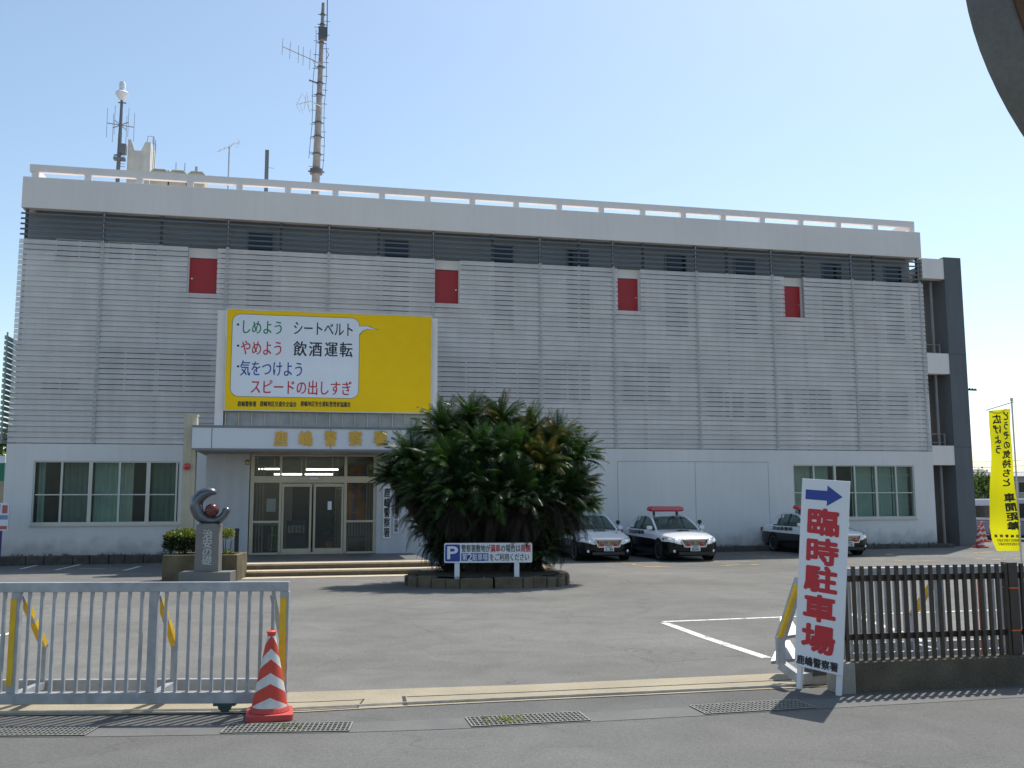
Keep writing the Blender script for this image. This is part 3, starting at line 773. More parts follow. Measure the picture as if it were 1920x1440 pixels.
q = thing('bench', 'low waiting bench with a striped seat back inside the right side pane', 'bench', bw(eu(676), OV - 1.1, FLZ), BANG)
MB().box(-.4, .4, -.2, .2, .36, .44).build('seat', mat('bench_grey', (.34, .34, .33), .7), q)
m_ = MB()
for k in range(9): m_.box(-.4 + k * .092, -.4 + k * .092 + .05, .17, .2, .5, .92)
m_.build('backrest', mat('bench_slat', (.6, .62, .66), .5), q)
for sx in (-.35, .35): MB().box(sx - .02, sx + .02, -.17, .17, 0, .36).build('leg', STEEL, q)
for u0, u1, zz0, zz1, txt, lab in ((fu(718, 960, OV + .05), fu(733, 960, OV + .05), fz(725, 1010, OV), fz(725, 912, OV), '鹿嶋警察署', 'tall white name board with black characters hung right of the entrance glass'),
        (fu(738, 960, OV + .05), fu(748, 960, OV + .05), fz(742, 1000, OV), fz(742, 915, OV), '鹿嶋地区交通安全協会', 'narrow white name board of small characters, half behind the cycad fronds')):
    q = thing('name_board', lab, 'name board', bw((u0 + u1) / 2, OV + .004, zz0), BANG)
    hw = (u1 - u0) / 2; H_ = zz1 - zz0
    MB().box(-hw, hw, -.035, 0, 0, H_).build('board', PANEL_W, q, bevel=.004)
    m_ = MB(); write(m_, txt, -hw * .8, hw * .8, .04, H_ - .04, -.039, bold=.03, vertical=True); m_.build('lettering', BLACK, q)

# steps in front of the porch
S = thing('entrance_steps', 'three wide tan steps leading up to the entrance', 'steps', (BL.x, BL.y, 0), BANG)
e0 = 8.6
us0, us1 = fu(436, 1060, e0), fu(806, 1050, e0)
def step(o0, o1, z, ua, ub, zb):
    tr = MB(); tr.box(ua, ub, -o1, -o0, z - .045, z); 
    ri = MB(); ri.box(ua + .01, ub - .01, -o1 + .025, -o0, zb, z - .045)
    tr.build('tread', TILE, S, bevel=.008); ri.build('riser', RISER, S)
step(e0 - .5, e0, FLZ - .004, us0, us1, -.35)
step(e0 + .0, e0 + .55, FLZ - .155, us0 - .05, us1 + .35, -.35)
step(e0 + .55, e0 + 1.1, FLZ - .30, us0 - .05, fu(768, 1082, e0 + 1.1), -.5)
MB().box(us0, us1, -e0 + .5, -OV - .001, -.35, FLZ - .006).build('porch_floor', mat('porch_floor', (.13, .125, .12), .5, var=.12, scale=3), S)

# low dark stone kerb under the facade
def kerb(u0, u1, lab, grp='stone kerbs along the foot of the facade'):
    q = thing('stone_kerb', lab, 'kerb', bw(u0, .9, 0), BANG, grp)
    m_ = MB(); u = 0
    while u < u1 - u0 - .1:
        L_ = min(random.uniform(.5, .9), u1 - u0 - u); m_.box(u + .006, u + L_ - .006, random.uniform(-.02, .02), .3, -.42, random.uniform(-.03, .02)); u += L_
    m_.build('stones', DARKSTONE, q, bevel=.03)
    m_ = MB().box(0, u1 - u0, .3, .89, -.42, -.06); m_.build('soil_bed', SOIL, q)
    m_ = MB()
    for _ in range(int((u1 - u0) * 16)):
        x, y, h_ = random.uniform(0, u1 - u0), random.uniform(.1, .8), random.uniform(.04, .16)
        for k in range(5):
            a = random.uniform(0, 6.28); m_.add([(x, y, -.06), (x + .02, y, -.06), (x + math.cos(a) * .09, y + math.sin(a) * .09, -.06 + h_)], [(0, 1, 2)])
    m_.build('weeds', leafy('weeds_green', (.02, .03, .012), (.05, .055, .02)), q)
kerb(-.3, 6.0, 'dark weathered stone kerb below the left office window'); kerb(17.6, 35.2, 'dark weathered stone kerb behind the parked patrol cars')

# ================================================================= BILLBOARD
OB = 3.0
ba, bb = fu(424, 680, OB), fu(808, 690, OB); bz0, bz1 = fz(612, 771, OB), fz(612, 587, OB)
Q = thing('billboard', 'large yellow road safety billboard with a white speech bubble standing on the entrance canopy', 'billboard', bw(ba, OB, cz1 + .002), BANG)
Wb, Hb, zo = bb - ba, bz1 - bz0, bz0 - (cz1 + .002)
MB().box(0, Wb, 0, .12, zo, zo + Hb).build('panel', SIGN_Y, Q)
q = MB(); q.box(-.035, 0, -.015, .13, zo - .035, zo + Hb + .035); q.box(Wb, Wb + .035, -.015, .13, zo - .035, zo + Hb + .035); q.box(0, Wb, -.015, .13, zo + Hb, zo + Hb + .035); q.box(0, Wb, -.015, .13, zo - .035, zo)
q.build('trim', mat('sign_trim', (.60, .60, .52), .5), Q)
q = MB(); q.box(-.32, -.05, .14, .9, 0, zo + Hb + .0); q.box(Wb + .05, Wb + .24, .14, .9, 0, zo + Hb - .02); q.box(-.05, Wb + .05, .5, .9, 0, zo + Hb - .05)
q.build('side_box', FASCIA, Q)
q = MB()
for k in range(17): q.box(.02 + (Wb - .04) * k / 16 - .015, .02 + (Wb - .04) * k / 16 + .015, .16, .2, 0, zo - .04)
q.box(0, Wb, .15, .21, 0, .04); q.build('base_frame', CREAM, Q)
MB().box(0, Wb, .21, .22, .04, zo - .04).build('base_panel', mat('frosted_panel', (.36, .35, .33), .5, var=.2, scale=3), Q)
# crop coordinates of the sign (4x zoom of its corner) -> sign plane
def sx(cx): return Wb * (cx - 92) / (1626 - 92)
def sxz(cx, cy):                                          # the zoomed picture is skewed: top falls to the right
    top = 85 + (cx - 103) * (130 - 85) / (1632 - 103); bot = 828 + (cx - 80) * (856 - 828) / (1632 - 80)
    xl = 103 - (cy - 85) * (103 - 78) / (828 - 85)
    return Wb * (cx - xl) / (1630 - xl), zo + Hb * (bot - cy) / (bot - top)
def rrect(x0, x1, z0, z1, r, n=8):
    P = []
    for cx, cz, a0 in ((x1 - r, z0 + r, -90), (x1 - r, z1 - r, 0), (x0 + r, z1 - r, 90), (x0 + r, z0 + r, 180)):
        for k in range(n + 1):
            a = R(a0 + 90 * k / n); P.append((cx + r * math.cos(a), cz + r * math.sin(a)))
    return P
bx0, _ = sxz(130, 400); bx1, _ = sxz(1072, 400); _, bzt = sxz(600, 132); _, bzb = sxz(600, 738)
def bubble(g):                                            # outline with its tail at the right
    P = rrect(bx0 - g, bx1 + g, bzb - g, bzt + g, .26 + g)
    tx, tz = sxz(1212, 232)
    _, zq0 = sxz(1075, 268); _, zq1 = sxz(1075, 206)
    i = 9                                                 # between right-bottom and right-top arcs
    tail = [(bx1 + g, zq0 - g * 1.5), (bx1 + .10 + g, zq0 + .12 - g), (bx1 + .26, zq0 + .2 - g), (tx + g * 3, tz), (bx1 + .26, zq1 + .02 + g), (bx1 + g, zq1 + g * 1.2)]
    return P[:i] + tail + P[i:]
MB().slab(bubble(.014), -.003, .003).build('bubble_outline', BLACK, Q)
MB().slab(bubble(0), -.006, .003).build('speech_bubble', PANEL_W, Q)
def wr(mb, txt, c0, c1, bold=.012, mi=0):
    x0, z1 = sxz(*c0); x1, z0 = sxz(*c1)
    _, z1b = sxz(c1[0], c1[1]); 
    write(mb, txt, x0, x1, min(z0, sxz(c0[0], c1[1])[1]) , max(z1, z1), -.009, mi, bold=bold)
ry = [(155, 270), (308, 428), (460, 582), (598, 715)]
def line(txt, cx0, cx1, row, bold, mi, n=None):
    dy = lambda c: (c - 200) * .018
    x0, z1 = sxz(cx0, ry[row][0] + dy(cx0)); x1, z0 = sxz(cx1, ry[row][1] + dy(cx1))
    _, z0a = sxz(cx0, ry[row][1] + dy(cx0))
    write(MB(), txt, x0, x1, z0a, z1, -.009, bold=bold).build('lettering', (BLACK, INK_R, INK_G, INK_B)[mi], Q)
line( 'しめよう', 195, 508, 0, .018, 2); line('やめよう', 195, 505, 1, .018, 1); line('気をつけよう', 190, 658, 2, .018, 3); line('スピードの出しすぎ', 262, 1020, 3, .018, 1)
line('シートベルト', 578, 1035, 0, .016, 0)
for ch, cx in zip('飲酒運転', (580, 695, 812, 925)): line(ch, cx, cx + 100, 1, .022, 0)
for row, cy in ((0, 198), (1, 356), (2, 510)):
    x, z = sxz(176, cy); MB().lathe([(.038, 0), (.038, .001)], 14, (x, -.009, z), Matrix.Rotation(R(90), 4, 'X')).build('bullet', BLACK, Q)
for txt, a, b in (('鹿嶋警察署', 172, 308), ('鹿嶋地区交通安全協会', 335, 604), ('鹿嶋地区安全運転管理者協議会', 634, 1010)):
    x0, z1 = sxz(a, 764); x1, z0 = sxz(b, 812); _, z0a = sxz(a, 806)
    write(MB(), txt, x0, x1, z0a, z1, -.004, 0, bold=.03).build('lettering', BLACK, Q)

# ================================================================= ROOFTOP
RZ = 12.35
def roof_thing(name, label, cat, u, off, z=RZ): return thing(name, label, cat, bw(u, off, z), BANG)
OM = -5.0
u0, z0 = fac(590, 332, OM); u1, z1 = fac(606, 6, OM)
T = roof_thing('radio_mast', 'tall weathered tapering radio mast with two side antennas on the roof', 'mast', u0, OM)
def mz(t): return Vector(((u1 - u0) * t, 0, (z1 - RZ) * t))
hb_ = (z0 - RZ) / (z1 - RZ)
def mt(py): return hb_ + (1 - hb_) * (332 - py) / 326
m_ = MB()
for k in range(12): m_.cyl(mz(k / 12), mz((k + 1) / 12), .215 - .0125 * k, .215 - .0125 * (k + 1), 14)
m_.build('pole', WOOD, T, smooth=True)
IRON = mat('mast_iron', (.13, .13, .14), .6, .4)
for py in (290, 258, 232, 180, 158, 128, 82, 65, 47, 28):
    p = mz(mt(py)); r = .23 - .012 * 12 * mt(py); m_ = MB().cyl(p - Vector((0, 0, .025)), p + Vector((0, 0, .025)), r + .012, n=12)
    m_.bar(p + Vector((-r - .10, 0, 0)), p + Vector((r + .10, 0, 0)), .025); m_.build('collar', IRON, T)
for k, py in enumerate(range(40, 320, 13)):
    p = mz(mt(py)); s_ = -1 if k % 2 else 1; MB().bar(p, p + Vector((s_ * .33, 0, .0)), .018).build('step_iron', IRON, T)
p = mz(mt(322)); MB().cyl(p - Vector((0, 0, .1)), p + Vector((0, 0, .1)), .27, n=14).bar(p + Vector((-.34, 0, 0)), p + Vector((.34, 0, 0)), .05).build('collar', IRON, T)
for dx, y in ((-.33, -.1), (.30, .05)): MB().tube([mz(mt(py)) + Vector((dx * (1 - .3 * mt(py)) + .03 * math.sin(py), y, 0)) for py in range(60 if dx < 0 else 80, 330, 30)], .011, 5).build('cable', mat('cable_dark', (.05, .05, .06), .7), T)
m_ = MB().tube([mz(mt(95)) + Vector((.2, -.1, 0)), mz(mt(105)) + Vector((.32, -.1, 0)), mz(mt(115)) + Vector((.22, -.1, 0))], .013, 5)
m_.build('cable', mat('cable_dark', (.05, .05, .06), .7), T)
m_ = MB(); p = mz(mt(65)); m_.box(p.x - .15, p.x + .22, -.2, .1, p.z - .25, p.z + .25); m_.cyl(p + Vector((.22, 0, -.1)), mz(1.0) + Vector((.16, 0, 1.2)), .022, n=6); m_.build('whip_aerial', mat('mast_iron', (.1, .1, .11)), T)
def yagi(parent, pts_px, els, boom_r, name='side_antenna', m=STEEL, off=OM, y=0, org=(0, 0, 0)):
    mb = MB(); P = []
    for px, py in pts_px:
        u, z = fac(px, py, off); P.append(Vector((u - org[0], y, z - org[1])))
    mb.tube(P, boom_r, 6)
    for (px, py), (qx, qy) in els:
        a, b = fac(px, py, off), fac(qx, qy, off); mb.cyl((a[0] - org[0], y, a[1] - org[1]), (b[0] - org[0], y, b[1] - org[1]), .011, n=5)
    return mb.build(name, m, parent)
yagi(T, [(530, 93), (586, 118), (610, 131)], [((531, 77), (529, 108)), ((545, 84), (543, 116)), ((560, 91), (559, 124)), ((569, 94), (568, 128)), ((582, 99), (580, 136)), ((586, 118), (594, 134))], .022, org=(u0, RZ), y=-.28)
yagi(T, [(556, 201), (583, 195), (606, 207)], [((566, 182), (556, 201)), ((568, 180), (582, 216)), ((575, 178), (580, 215)), ((556, 201), (563, 218)), ((562, 199), (568, 217)), ((574, 184), (570, 212))], .02, m=mat('white_alu', (.7, .7, .7), .4, .3), org=(u0, RZ), y=-.28)
yagi(T, [(580, 154), (596, 160)], [((580, 152), (580, 157))], .03, name='bracket', m=mat('mast_iron', (.1, .1, .11)), org=(u0, RZ), y=-.2)
# left aerial pole with camera dome
OA = -5.5
u0, z0 = fac(222, 318, OA); u1, z1 = fac(230, 157, OA)
T = roof_thing('aerial_pole', 'slim aerial pole topped by a white dome camera, with a ring of thin dipoles', 'aerial', u0, OA)
def ap(py): t = (318 - py) / 161; return Vector(((u1 - u0) * t, 0, z0 + (z1 - z0) * t - RZ))
m_ = MB().cyl((-.03, 0, 0), ap(250), .085, .075, 10).cyl(ap(250), ap(186), .07, .055, 10); m_.box(-.2, .25, -.12, .12, ap(298).z - .06, ap(298).z + .05); m_.bar(ap(292) - Vector((.2, 0, 0)), ap(288) + Vector((.26, 0, 0)), .05); m_.bar(ap(193) - Vector((.14, 0, 0)), ap(193) + Vector((.18, 0, 0)), .04)
for k in range(8): m_.bar(ap(312 - 5 * k), ap(312 - 5 * k) + Vector((.24, 0, 0)), .018)
m_.build('pole', mat('pole_grey', (.17, .18, .20), .6, .3), T)
p = ap(176)
m_ = MB().lathe([(.05, -.30), (.13, -.22), (.24, -.10), (.27, .02), (.22, .08), (.08, .12), (.085, .14), (.12, .16), (.13, .42), (.1, .5), (0, .53)], 18, p); m_.build('dome_camera', PANEL_W, T, smooth=True)
m_ = MB(); p = ap(235)
for k in range(6):
    a = k * math.pi / 3 + .25; e = p + Vector((math.cos(a) * .52, math.sin(a) * .52, 0)); m_.cyl(p, e, .018, n=6); m_.cyl(e - Vector((0, 0, .62)), e + Vector((0, 0, .62)), .009, n=5)
m_.build('dipole_ring', mat('pole_grey', (.17, .18, .2)), T)
m_ = MB(); a_, b_ = ap(272), ap(289); m_.box(.02, .28, -.2, .1, b_.z, a_.z); m_.build('junction_box', mat('pole_grey', (.17, .18, .2)), T)
# white open-topped roof structure with a ladder
OH = -6.0
ua, z0 = fac(238, 312, OH); ub, _ = fac(281, 312, OH); zt = fz(250, 262, OH); zm = fz(256, 282, OH)
T = roof_thing('roof_pylon', 'white concrete roof structure with two pointed horns beside the aerial pole', 'roof structure', ua, OH)
wd = ub - ua; m_ = MB(); H1, H2 = zt - RZ, zm - RZ
m_.slab([(0, 0), (wd * .78, 0), (wd * .78, H1), (wd * .58, H2), (wd * .30, H2), (wd * .14, H1), (0, H1)], 0, .16)
m_.box(wd * .78, wd, .0, 1.4, 0, H1 - .05); m_.box(0, .1, .16, 1.4, 0, H1 - .2); m_.box(.1, wd * .78, 1.3, 1.4, 0, H2)
m_.build('shell', ROOFW, T)
m_ = MB(); lx = wd + .12
for y in (-.0, .4): m_.cyl((lx, y, 0), (lx, y, H1 + .2), .02, n=6)
for k in range(9): m_.cyl((lx, 0, .3 * k), (lx, .4, .3 * k), .014, n=5)
m_.tube([(wd * .84, 0, H1 - .05), (wd * .86, 0, H1 + .2), (wd + .08, 0, H1 + .2), (wd + .08, 0, H1 - .1), (wd + .2, 0, H1 - .12), (wd + .18, 0, H1 - 1)], .014, 6)
m_.build('ladder', STEEL, T)
# cooling units: beige lumpy tank with pipes
OT = -5.0
ua, _ = fac(281, 318, OT); ub, _ = fac(386, 318, OT); zt = fz(330, 316, OT)
T = roof_thing('roof_tank', 'beige rounded water tank with small pipes, low behind the roof rail', 'tank', ua, OT)
wd, hh = ub - ua, zt - RZ
m_ = MB()
for k in range(3):
    x0, x1 = wd * (k / 3) + .02, wd * ((k + 1) / 3) - .02
    m_.box(x0, x1, 0, 2, 0, hh - .12); m_.slab([(x0 + .05, hh - .12), (x1 - .05, hh - .12), (x1 - .10, hh - .02), (x0 + .10, hh - .02)], .05, 1.9)
m_.build('shell', mat('tank_beige', (.44, .40, .31), .7, var=.2), T, bevel=.05)
m_ = MB()
for px, py, r in ((325, 291, .018), (342, 291, .018), (364, 299, .06), (310, 306, .05)):
    u, z = fac(px, py, OT + .3); m_.cyl((u - ua, -.3 + .9, hh - .1), (u - ua, .6, z - RZ), r, n=8)
m_.build('pipe', STEEL, T)
# tv antenna and grey pole
OV2 = -3.5
ua, z1 = fac(430, 276, OV2)
T = roof_thing('tv_antenna', 'small yagi television antenna on a thin pole above the roof rail', 'antenna', ua, OV2)
MB().cyl((0, 0, 0), (0, 0, z1 - RZ), .028, n=8).build('pole', STEEL, T)
yagi(T, [(407, 285), (449, 267)], [((446, 259), (450, 272)), ((449, 264), (443, 278)), ((440, 266), (436, 274)), ((431, 271), (428, 279)), ((422, 275), (420, 282)), ((413, 279), (412, 285)), ((436, 268), (432, 277))], .018, name='boom', m=mat('white_alu', (.7, .7, .7)), off=OV2, org=(ua, RZ))
ua, z1 = fac(501, 282, -4)
T = roof_thing('roof_post', 'plain square grey post on the roof, left of the radio mast', 'post', ua, -4)
MB().box(-.075, .075, -.075, .075, 0, z1 - RZ).build('post', mat('pole_grey', (.17, .18, .2)), T); MB().bar((0, 0, z1 - RZ - .72), (.28, 0, z1 - RZ - .74), .02).build('bracket', STEEL, T)

# ================================================================= CYCAD ISLAND
PC = Vector((-.58, 22.6, 0)); PC.z = zg(PC.x, PC.y)
P_ = thing('stone_planter', 'low oval planter of weathered stone blocks around the cycad', 'planter', PC)
PA, PB_ = 1.88, 1.62
def oval(t, k=1.0):
    c_, s_ = math.cos(t), math.sin(t); e = 2 / 2.8
    return PA * k * math.copysign(abs(c_) ** e, c_), PB_ * k * math.copysign(abs(s_) ** e, s_)
m_ = MB(); n = 30
wb = [0]
for k in range(n): wb.append(wb[-1] + random.uniform(.6, 1.4))
for k in range(n):
    a0, a1 = 2 * math.pi * wb[k] / wb[-1] + .006, 2 * math.pi * wb[k + 1] / wb[-1] - .006
    h_ = .25 + random.uniform(-.04, .03); q = [oval(a0), oval(a1), oval(a1, .86), oval(a0, .86)]
    j_ = random.uniform(-.02, .02); q = [(x * (1 + j_), y * (1 + j_)) for x, y in q]
    m_.prism(q, -.12, h_)
m_.build('stone_ring', mat('planter_stone', (.135, .108, .068), .9, var=.35, scale=4, bump=1, bscale=22), P_, bevel=.025)
m_ = MB(); N = 40; rows = []
for r in (.02, .3, .6, .88):
    rows.append([(*oval(2 * math.pi * k / N, r), .24 + .10 * (1 - r) + random.uniform(-.015, .015)) for k in range(N)] ); rows[-1].append(rows[-1][0])
m_.grid(rows); m_.build('soil', mat('planter_soil', (.075, .055, .035), .95, var=.4, scale=8, bump=1, bscale=20), P_)

CY = thing('cycad', 'huge dark green many headed cycad with arching fronds in the stone planter', 'cycad', PC + Vector((0, 0, .26)))
FR_G = leafy('cycad_green', (.012, .034, .009), (.028, .070, .014), .18, .38, 1.1, .4)
FR_L = leafy('cycad_light', (.028, .078, .010), (.060, .130, .018), .3, .38, 1.3, .4)
FR_Y = leafy('cycad_yellowing', (.050, .085, .012), (.17, .11, .018), .35, .45, 2.5)
FR_D = leafy('cycad_dry', (.010, .009, .006), (.034, .025, .015), .10, .85, 3)
BARK = mat('cycad_bark', (.030, .024, .018), .95, var=.4, scale=12, bump=1, bscale=25)
def frond(mb, o, az, e0, L, droop, n=26, wl=.15, mi=0):
    o = Vector(o); ca, sa = math.cos(az), math.sin(az); h = Vector((ca, sa, 0)); side = Vector((-sa, ca, 0))
    pts = [o]; steps = 9; tw = random.uniform(-.3, .3)
    for k in range(steps):
        t = (k + .5) / steps; e = e0 - droop * t ** 1.25
        pts.append(pts[-1] + (h * math.cos(e) + Vector((0, 0, math.sin(e)))) * (L / steps))
    vs, fs = [], []
    for k in range(n):
        t = .12 + .88 * k / (n - 1); f = t * steps; i = min(steps - 1, int(f)); p = pts[i].lerp(pts[i + 1], f - i)
        d = (pts[i + 1] - pts[i]).normalized(); up = side.cross(d).normalized() if False else d.cross(side).normalized() * -1
        ll = wl * L * (math.sin(math.pi * min(1, .18 + .78 * t)) ** .7) * random.uniform(.85, 1.1); w_ = .0050
        for sg in (-1, 1):
            q = (side * sg * .80 + d * .55 + up * (.32 + tw * sg)).normalized()
            tip = p + q * ll - Vector((0, 0, ll * .22))
            b = len(vs); mid = p + q * ll * .5
            vs += [p - d * w_, p + d * w_, mid + d * w_ * .9, tip, mid - d * w_ * .9]; fs.append((b, b + 1, b + 2, b + 3, b + 4))
    for i in range(steps):
        a, b_ = pts[i], pts[i + 1]; w_ = .012 * (1 - i / steps * .7); b = len(vs)
        vs += [a - side * w_, a + side * w_, b_ + side * w_, b_ - side * w_]; fs.append((b, b + 1, b + 2, b + 3))
    mb.add(vs, fs, mi)
# heads: photo pixel, offset towards the back, frond length, style (0 green, 1 lighter, 2 yellowing)
HEADS = [(772, 868, .0, .92, 1), (738, 905, .1, .62, 0), (828, 815, .2, .85, 0), (884, 795, .4, .82, 1), (938, 800, .3, .80, 2), (995, 822, .2, .80, 2), (1045, 838, .1, .82, 2), (1078, 868, 0, .85, 1), (1082, 915, .1, .70, 2),
         (905, 855, -.5, .9, 0), (962, 862, -.5, .88, 1), (838, 880, -.6, .95, 1), (1015, 885, -.5, .9, 2), (880, 915, -.9, .95, 0), (960, 925, -.9, .95, 0), (1045, 930, -.6, .9, 0), (800, 935, -.4, .9, 0), (1088, 955, .0, .68, 2),
         (840, 975, -.8, .9, 0), (920, 985, -1.0, .9, 0), (1000, 985, -.9, .9, 0), (1045, 1000, -.1, .65, 0), (812, 1000, -.1, .62, 0), (860, 850, .9, .95, 0), (1000, 870, .9, .95, 0), (930, 930, .9, 1.0, 0), (800, 960, .8, .9, 0), (1050, 960, .8, .9, 0),
         (1068, 948, -.1, .8, 1), (850, 940, -1.0, .85, 0), (985, 950, -1.05, .85, 0), (920, 950, -1.1, .85, 0), (835, 1035, -.2, .55, 0), (885, 1040, -.25, .6, 0), (955, 1040, -.25, .6, 0), (1015, 1040, -.2, .55, 0), (870, 960, -.3, .9, 1), (990, 950, -.2, .9, 1), (760, 900, .3, .8, 0)]
for px, py, hy, L, stl in HEADS:
    if py > 965: hy = max(hy, -.25)
    w_ = at(px, py, PC.y + hy) - CY.location; hx, hz0 = w_.x, w_.z
    m_ = MB(); n = 68; L *= 1.10
    for k in range(n):
        az = 2.39996 * k + random.uniform(-.5, .5); t = (k + .5) / n
        e0 = R(88 - 66 * t) + random.uniform(-.22, .22)
        mi = 0
        if py < 880 and random.random() < .35: mi = 1
        if stl == 1: mi = 1 if random.random() < .65 else 0
        if stl == 2: mi = 2 if random.random() < (.40 if t < .6 else .2) else (1 if random.random() < .6 else 0)
        if stl == 0 and random.random() < .2: mi = 1
        frond(m_, (hx, hy, hz0), az, e0, L * random.uniform(.80, 1.10), R(34 + 56 * t + random.uniform(-10, 14)), n=32, wl=.21, mi=mi)
    m_.build('frond_crown', [FR_G, FR_L, FR_Y], CY)
    if py > 835:
        m_ = MB()
        for k in range(26 if hy < 0 else 14): frond(m_, (hx * .93, hy * .95, hz0 - .10), random.uniform(0, 6.28), R(random.uniform(-65, -5)), L * random.uniform(.8, 1.15), R(55), n=26, wl=.13)
        m_.build('dry_fronds', FR_D, CY)
    m_ = MB(); k0 = Vector((hx * .38, hy * .42, 0)); k1 = Vector((hx, hy, hz0)); pr = k0
    for i in range(1, 6):
        t = i / 5; p = k0.lerp(k1, t) + Vector((0, 0, .12 * math.sin(t * 3.1))); m_.cyl(pr, p, .17 - .01 * i, .165 - .01 * i, 9); pr = p
    m_.build('trunk', BARK, CY)

# parking sign in the planter
a, b = at(833, 1036, 21.25), at(998, 1036, 21.25)
Q = thing('parking_sign', 'wide white and blue parking sign on two legs in front of the cycad', 'sign', ((a.x + b.x) / 2, 21.25, PC.z + .22), R(2))
w_ = (b.x - a.x) / 2; z0 = at(915, 1055, 21.25).z - PC.z - .22; z1 = at(915, 1018, 21.25).z - PC.z - .22
MB().slab(rrect(-w_, w_, z0, z1, .035, 5), 0, .03).build('panel', PANEL_W, Q)
H_ = z1 - z0
def pz(f): return z0 + H_ * f
def pxx(c): return -w_ + 2 * w_ * (c - 598) / (1160 - 598)
MB().slab(rrect(pxx(604), pxx(699), pz(.07), pz(.93), .03, 5), -.003, .003).build('blue_square', INK_B, Q)
MB().box(pxx(707), pxx(880), -.004, -.001, pz(.09), pz(.48)).build('blue_bar', INK_B, Q)
m_ = MB()
write(m_, 'P', pxx(617), pxx(686), pz(.2), pz(.82), -.006, 1, bold=.035)
write(m_, '警察署敷地が', pxx(707), pxx(892), pz(.52), pz(.93), -.006, 0, bold=.02); write(m_, '満車', pxx(892), pxx(957), pz(.52), pz(.93), -.006, 2, bold=.03)
write(m_, 'の場合は', pxx(957), pxx(1086), pz(.52), pz(.93), -.006, 0, bold=.02); write(m_, '南側', pxx(1086), pxx(1150), pz(.52), pz(.93), -.006, 2, bold=.03)
write(m_, '第2駐車場', pxx(712), pxx(876), pz(.10), pz(.47), -.007, 1, bold=.02, square=True); write(m_, 'をご利用ください', pxx(886), pxx(1142), pz(.08), pz(.48), -.006, 0, bold=.02)
m_.build('lettering', [BLACK, PANEL_W, INK_R], Q)
for cx in (680, 1061): MB().box(pxx(cx) - .055, pxx(cx) + .055, .031, .065, -.15, pz(.9)).build('leg', PANEL_W, Q)

# ================================================================= MONUMENT, ITS PLANTER AND SHRUBS
MY = 23.3; gz = zg(-7.4, MY)
Q = thing('stone_monument', 'granite monument with a grey bronze wave sculpture holding a red ball', 'monument', (at(386, 1080, MY).x, MY, gz), R(5))
k_ = MY / 1800.0
m_ = MB().box(-.60, .60, -.15, .65, -.05, at(386, 1072, MY).z - gz); base = m_.build('plinth', GRANITE, Q, bevel=.012)
zb = at(386, 1072, MY).z - gz; zt = at(386, 984, MY).z - gz
m_ = MB(); hw, hw2 = .285, .27
m_.add([(-hw, 0, zb), (hw, 0, zb), (hw, .4, zb), (-hw, .4, zb), (-hw2, 0, zt), (hw2, 0, zt), (hw2, .4, zt), (-hw2, .4, zt)], [(3, 2, 1, 0), (4, 5, 6, 7), (0, 1, 5, 4), (1, 2, 6, 5), (2, 3, 7, 6), (3, 0, 4, 7)])
st = m_.build('pillar', GRANITE, Q, bevel=.012)
m_ = MB(); Ht = zt - zb
for ch, f in zip('治安の礎', (.80, .60, .42, .24)): write(m_, ch, -.11, .13, zb + Ht * f - .12, zb + Ht * f + .12, -.005, bold=.02)
m_.build('lettering', mat('carved_white', (.52, .52, .50), .8), st)
# wave: a thick swept crescent
def zc(py): return at(386, py, MY).z - gz
def xc(px): return (px - 386) * k_
S_ = 180 / 1127.0                                         # zoom -> photo pixels
def sp(cx, cy): return xc(300 + cx * S_), zc(880 + cy * S_)
path = [((600, 285), .05), ((575, 262), .085), ((520, 265), .125), ((450, 290), .15), ((395, 345), .165), ((375, 410), .17), ((390, 480), .165), ((430, 545), .155), ((490, 590), .14), ((560, 605), .12), ((625, 600), .105), ((680, 570), .10), ((712, 525), .10), ((725, 490), .085)]
m_ = MB(); rings = []
for i, ((cx, cy), r) in enumerate(path):
    x, z = sp(cx, cy); a_ = sp(*path[max(0, i - 1)][0]); b_ = sp(*path[min(len(path) - 1, i + 1)][0])
    d = Vector((b_[0] - a_[0], 0, b_[1] - a_[1])).normalized(); nn = Vector((d.z, 0, -d.x))
    rings.append([Vector((x, .2, z)) + nn * math.cos(t) * r * .95 * (1 + .05 * math.cos(5 * t)) + Vector((0, 1, 0)) * math.sin(t) * r * 1.1 for t in [2 * math.pi * k / 20 for k in range(21)]])
m_.grid(rings); m_.add(rings[0][:-1], [tuple(range(20))]); m_.add(rings[-1][:-1], [tuple(range(19, -1, -1))])
wv = m_.build('wave', BRONZE, Q, smooth=True, autosm=60)
ss = wv.modifiers.new('s', 'SUBSURF'); ss.levels = 1; ss.render_levels = 2
x, z = sp(725, 492); m_ = MB().lathe([(0, -.1)] + [(.1 * math.sin(math.pi * k / 10), -.1 * math.cos(math.pi * k / 10)) for k in range(1, 10)] + [(0, .1)], 18, (x, .2, z)); m_.build('knob', BRONZE, wv, smooth=True, autosm=90)
m_ = MB()
for rr_, o_ in ((.015, .02), (.02, .07), (.02, .12)):
    pts = []
    for (cx, cy), r in path[1:6]:
        x, z = sp(cx, cy); pts.append(Vector((x - .02, .2 - r * 1.02 + o_ * .4, z + r * .55 - o_)))
    m_.tube(pts, rr_, 6)
m_.build('ridge', BRONZE, wv)
x, z = sp(565, 483); m_ = MB().lathe([(0, -.165)] + [(.165 * math.sin(math.pi * k / 14), -.165 * math.cos(math.pi * k / 14)) for k in range(1, 14)] + [(0, .165)], 24, (x, .16, z)); m_.build('red_ball', REDBALL, Q, smooth=True, autosm=90)
m_ = MB().box(-.22, .22, .06, .34, zt, zt + .03); m_.build('foot', BRONZE, wv)

